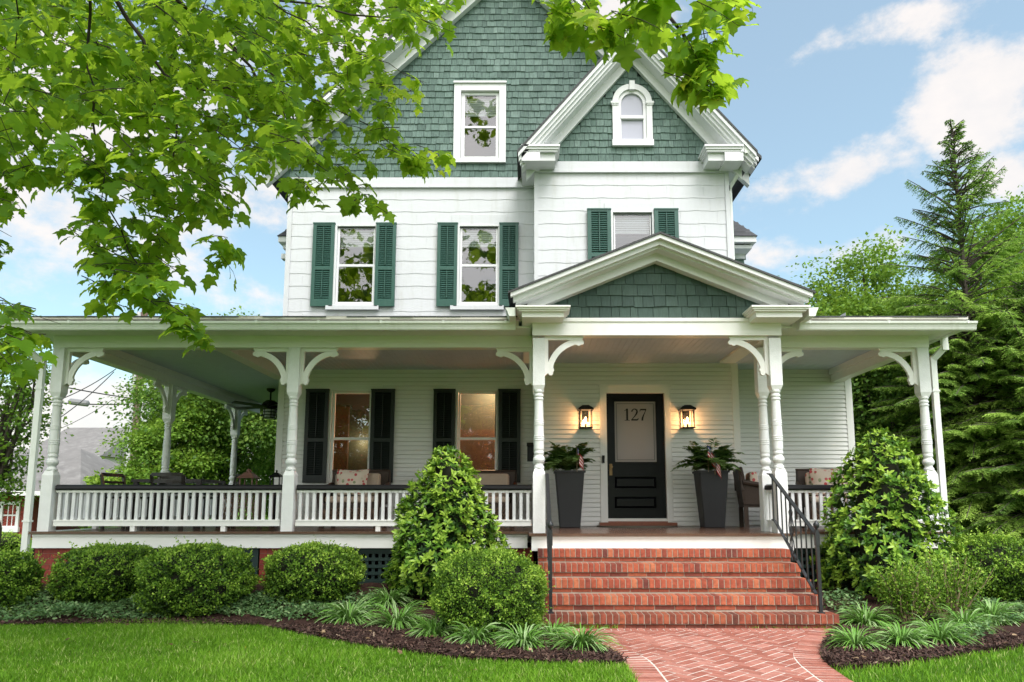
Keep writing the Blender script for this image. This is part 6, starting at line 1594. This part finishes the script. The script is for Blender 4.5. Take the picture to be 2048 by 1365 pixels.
m = MB(); m.tube([(pX + .10, pY, G0), (pX + .10, pY, 12)], [.17, .14], 12); m.build('pole', 'pole', up_); m = MB(); m.tube([(pX - .14, pY - .06, G0), (pX - .14, pY - .06, 10.5)], .10, 10); m.build('conduit', 'pvc', up_)
def wire(a, b, sag, r, label):
    a, b = Vector(a), Vector(b); m = MB(); m.tube([a.lerp(b, t) - Vector((0, 0, sag * 4 * t * (1 - t))) for t in [i / 16 for i in range(17)]], r, 5)
    o = m.build('power_line', 'wire', None); tag(o, label, 'power line', 'wires crossing to the utility pole')
q = lambda x, y, Y: at(x, y, Y)
wire(q(60, 760, 30), q(262, 797, 33.8), .05, .028, 'thick bundled wire running slightly down to the pole'); wire(q(60, 818, 30), q(232, 738, 33.8), .25, .022, 'wire rising to the right behind the left porch post'); wire(q(60, 872, 30), q(228, 744, 33.6), .25, .022, 'lower wire rising steeply to the right, ending above the splice case')
wire(q(40, 798, 32), q(258, 809, 33.8), .1, .03, 'level cable that carries the splice case'); wire(q(110, 862, 33), q(225, 800, 36), .1, .014, 'thin faint wire beneath the splice case'); wire(q(258, 798, 33.9), q(560, 870, 30), .2, .02, 'wire leaving the pole to the right through the trees')
a, b = q(137, 803, 32.9), q(178, 808, 33.0); m = MB(); m.tube([a, a.lerp(b, .06), a.lerp(b, .1), a.lerp(b, .94), b], [.06, .12, .15, .15, .08], 10); o = m.build('splice_case', 'steel', None); tag(o, 'grey cylindrical cable splice case hanging on the wire', 'splice case')

# ============================================================ SKY, SUN, CAMERA
SUN_EL, SUN_AZ = 58, 25                                     # the sun stands high in front of the house, a little to the right
w = bpy.data.worlds.new('World'); scene.world = w; w.use_nodes = True; nt = w.node_tree; bg = nt.nodes['Background']
sky = N(nt, 'ShaderNodeTexSky', sky_type='NISHITA'); sky.sun_disc = False; sky.sun_elevation = R(SUN_EL); sky.sun_rotation = R(180 - SUN_AZ)
sky.air_density = 1.1; sky.dust_density = 1.0; sky.ozone_density = 1.2
tc = N(nt, 'ShaderNodeTexCoord'); sx = N(nt, 'ShaderNodeSeparateXYZ'); nt.links.new(tc.outputs['Generated'], sx.inputs[0])
def mth(op, a, b=None, clamp=False):
    n = N(nt, 'ShaderNodeMath', operation=op, use_clamp=clamp)
    for i, q_ in enumerate((a, b)):
        if q_ is None: continue
        if isinstance(q_, (int, float)): n.inputs[i].default_value = q_
        else: nt.links.new(q_, n.inputs[i])
    return n.outputs[0]
azm = mth('ARCTAN2', sx.outputs[0], sx.outputs[1]); elv = mth('ARCSINE', sx.outputs[2])
cmb = N(nt, 'ShaderNodeCombineXYZ'); nt.links.new(azm, cmb.inputs[0]); nt.links.new(mth('MULTIPLY', elv, 1.5), cmb.inputs[1])
def wn(scale, detail, rough=.55, off=0):
    n = N(nt, 'ShaderNodeTexNoise'); n.inputs['Scale'].default_value = scale; n.inputs['Detail'].default_value = detail; n.inputs['Roughness'].default_value = rough
    mp = N(nt, 'ShaderNodeMapping'); mp.inputs['Location'].default_value = (off, off * .7, 0); nt.links.new(cmb.outputs[0], mp.inputs[0]); nt.links.new(mp.outputs[0], n.inputs['Vector']); return n.outputs[0]
n1 = wn(7.5, 9, .62, 3.1); n2 = wn(2.2, 4, .5, 1.7); n3 = wn(24, 5, .6)
acc = mth('ADD', mth('MULTIPLY', mth('SUBTRACT', n2, .62), 3.2), 0)
def dirpx(x, y):
    v_ = (at(x, y, 10) - Vector((0, 0, H))).normalized(); return math.atan2(v_.x, v_.y), math.asin(v_.z)
for (x, y, ax, ay, k) in ((1960, 200, .085, .075, 1.25), (1700, 348, .105, .035, 1.0), (2010, 350, .06, .035, 1.0), (1560, 380, .06, .04, .6), (1650, 500, .16, .022, .62), (1950, 5, .20, .022, .7), (720, 60, .14, .09, 1.15), (1240, 110, .09, .10, 1.2), (180, 250, .34, .20, .95), (120, 410, .25, .03, .5), (560, 460, .10, .05, .35), (60, 860, .6, .09, 1.2)):
    u, q_ = dirpx(x, y)
    du = mth('DIVIDE', mth('SUBTRACT', azm, u), ax); dv = mth('DIVIDE', mth('SUBTRACT', elv, q_), ay)
    acc = mth('MAXIMUM', acc, mth('MULTIPLY', mth('SUBTRACT', 1.25, mth('SQRT', mth('ADD', mth('MULTIPLY', du, du), mth('MULTIPLY', dv, dv)))), k))
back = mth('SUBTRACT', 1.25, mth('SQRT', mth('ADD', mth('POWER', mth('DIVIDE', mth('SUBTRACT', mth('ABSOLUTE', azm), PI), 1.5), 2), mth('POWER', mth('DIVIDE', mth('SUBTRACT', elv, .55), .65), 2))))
acc = mth('MAXIMUM', acc, mth('MULTIPLY', back, 1.6))      # unseen bright cloud bank behind the camera, added to fill the porch
dens = mth('ADD', acc, mth('MULTIPLY', mth('SUBTRACT', n1, .5), 3.6))
cf = N(nt, 'ShaderNodeMapRange', interpolation_type='SMOOTHSTEP'); nt.links.new(dens, cf.inputs[0]); cf.inputs[1].default_value = .20; cf.inputs[2].default_value = 1.0
ccol = N(nt, 'ShaderNodeMix', data_type='RGBA'); nt.links.new(mth('ADD', mth('MULTIPLY', n1, .8), mth('MULTIPLY', n3, .4)), ccol.inputs[0])
ccol.inputs[6].default_value = (2.7, 2.8, 3.0, 1); ccol.inputs[7].default_value = (4.3, 3.9, 3.6, 1)
mx = N(nt, 'ShaderNodeMix', data_type='RGBA'); nt.links.new(mth('MULTIPLY', cf.outputs[0], .88), mx.inputs[0]); nt.links.new(ccol.outputs[2], mx.inputs[7])
SKYC = mix(nt, 1.0, sky.outputs[0], (.86, 1.03, .93), 'MULTIPLY')
SKYC = mix(nt, .34, SKYC, (2.35, 2.55, 2.6))
nt.links.new(SKYC, mx.inputs[6])
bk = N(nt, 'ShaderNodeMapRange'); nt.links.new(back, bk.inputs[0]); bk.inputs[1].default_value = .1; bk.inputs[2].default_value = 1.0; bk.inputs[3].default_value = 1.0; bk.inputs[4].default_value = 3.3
FIN = mix(nt, 1.0, mx.outputs[2], bk.outputs[0], 'MULTIPLY')            # the added bank is made brighter still to light the shaded porch
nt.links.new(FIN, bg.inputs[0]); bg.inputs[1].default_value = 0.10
sl = bpy.data.lights.new('sun', 'SUN'); sl.energy = 1.5; sl.angle = R(30); sl.color = (1, .975, .96)
so = bpy.data.objects.new('sun', sl); C.objects.link(so)
sd = Vector((math.sin(R(SUN_AZ)) * math.cos(R(SUN_EL)), -math.cos(R(SUN_AZ)) * math.cos(R(SUN_EL)), math.sin(R(SUN_EL))))
so.rotation_euler = sd.to_track_quat('Z', 'Y').to_euler(); so.location = (4, -8, 14)
cam = bpy.data.cameras.new('camera'); co = bpy.data.objects.new('camera', cam); C.objects.link(co)
co.location = (0, 0, H); co.rotation_euler = (PI / 2 + PIT, 0, 0); cam.sensor_width = 36; cam.lens = F / 2048 * 36
cam.shift_x = (1024 - CXP) / 2048; cam.shift_y = (CYP - 682.5) / 2048; cam.clip_end = 2000; cam.clip_start = .05
scene.camera = co
vs_ = scene.view_settings; vs_.view_transform = 'Standard'; vs_.look = 'None'; vs_.gamma = 1; vs_.exposure = 1.47; vs_.use_curve_mapping = False
scene.render.engine = 'CYCLES'; cy = scene.cycles; cy.max_bounces = 8; cy.diffuse_bounces = 4; cy.glossy_bounces = 3; cy.transparent_max_bounces = 12; cy.transmission_bounces = 4
cy.use_denoising = True; cy.sample_clamp_indirect = 6
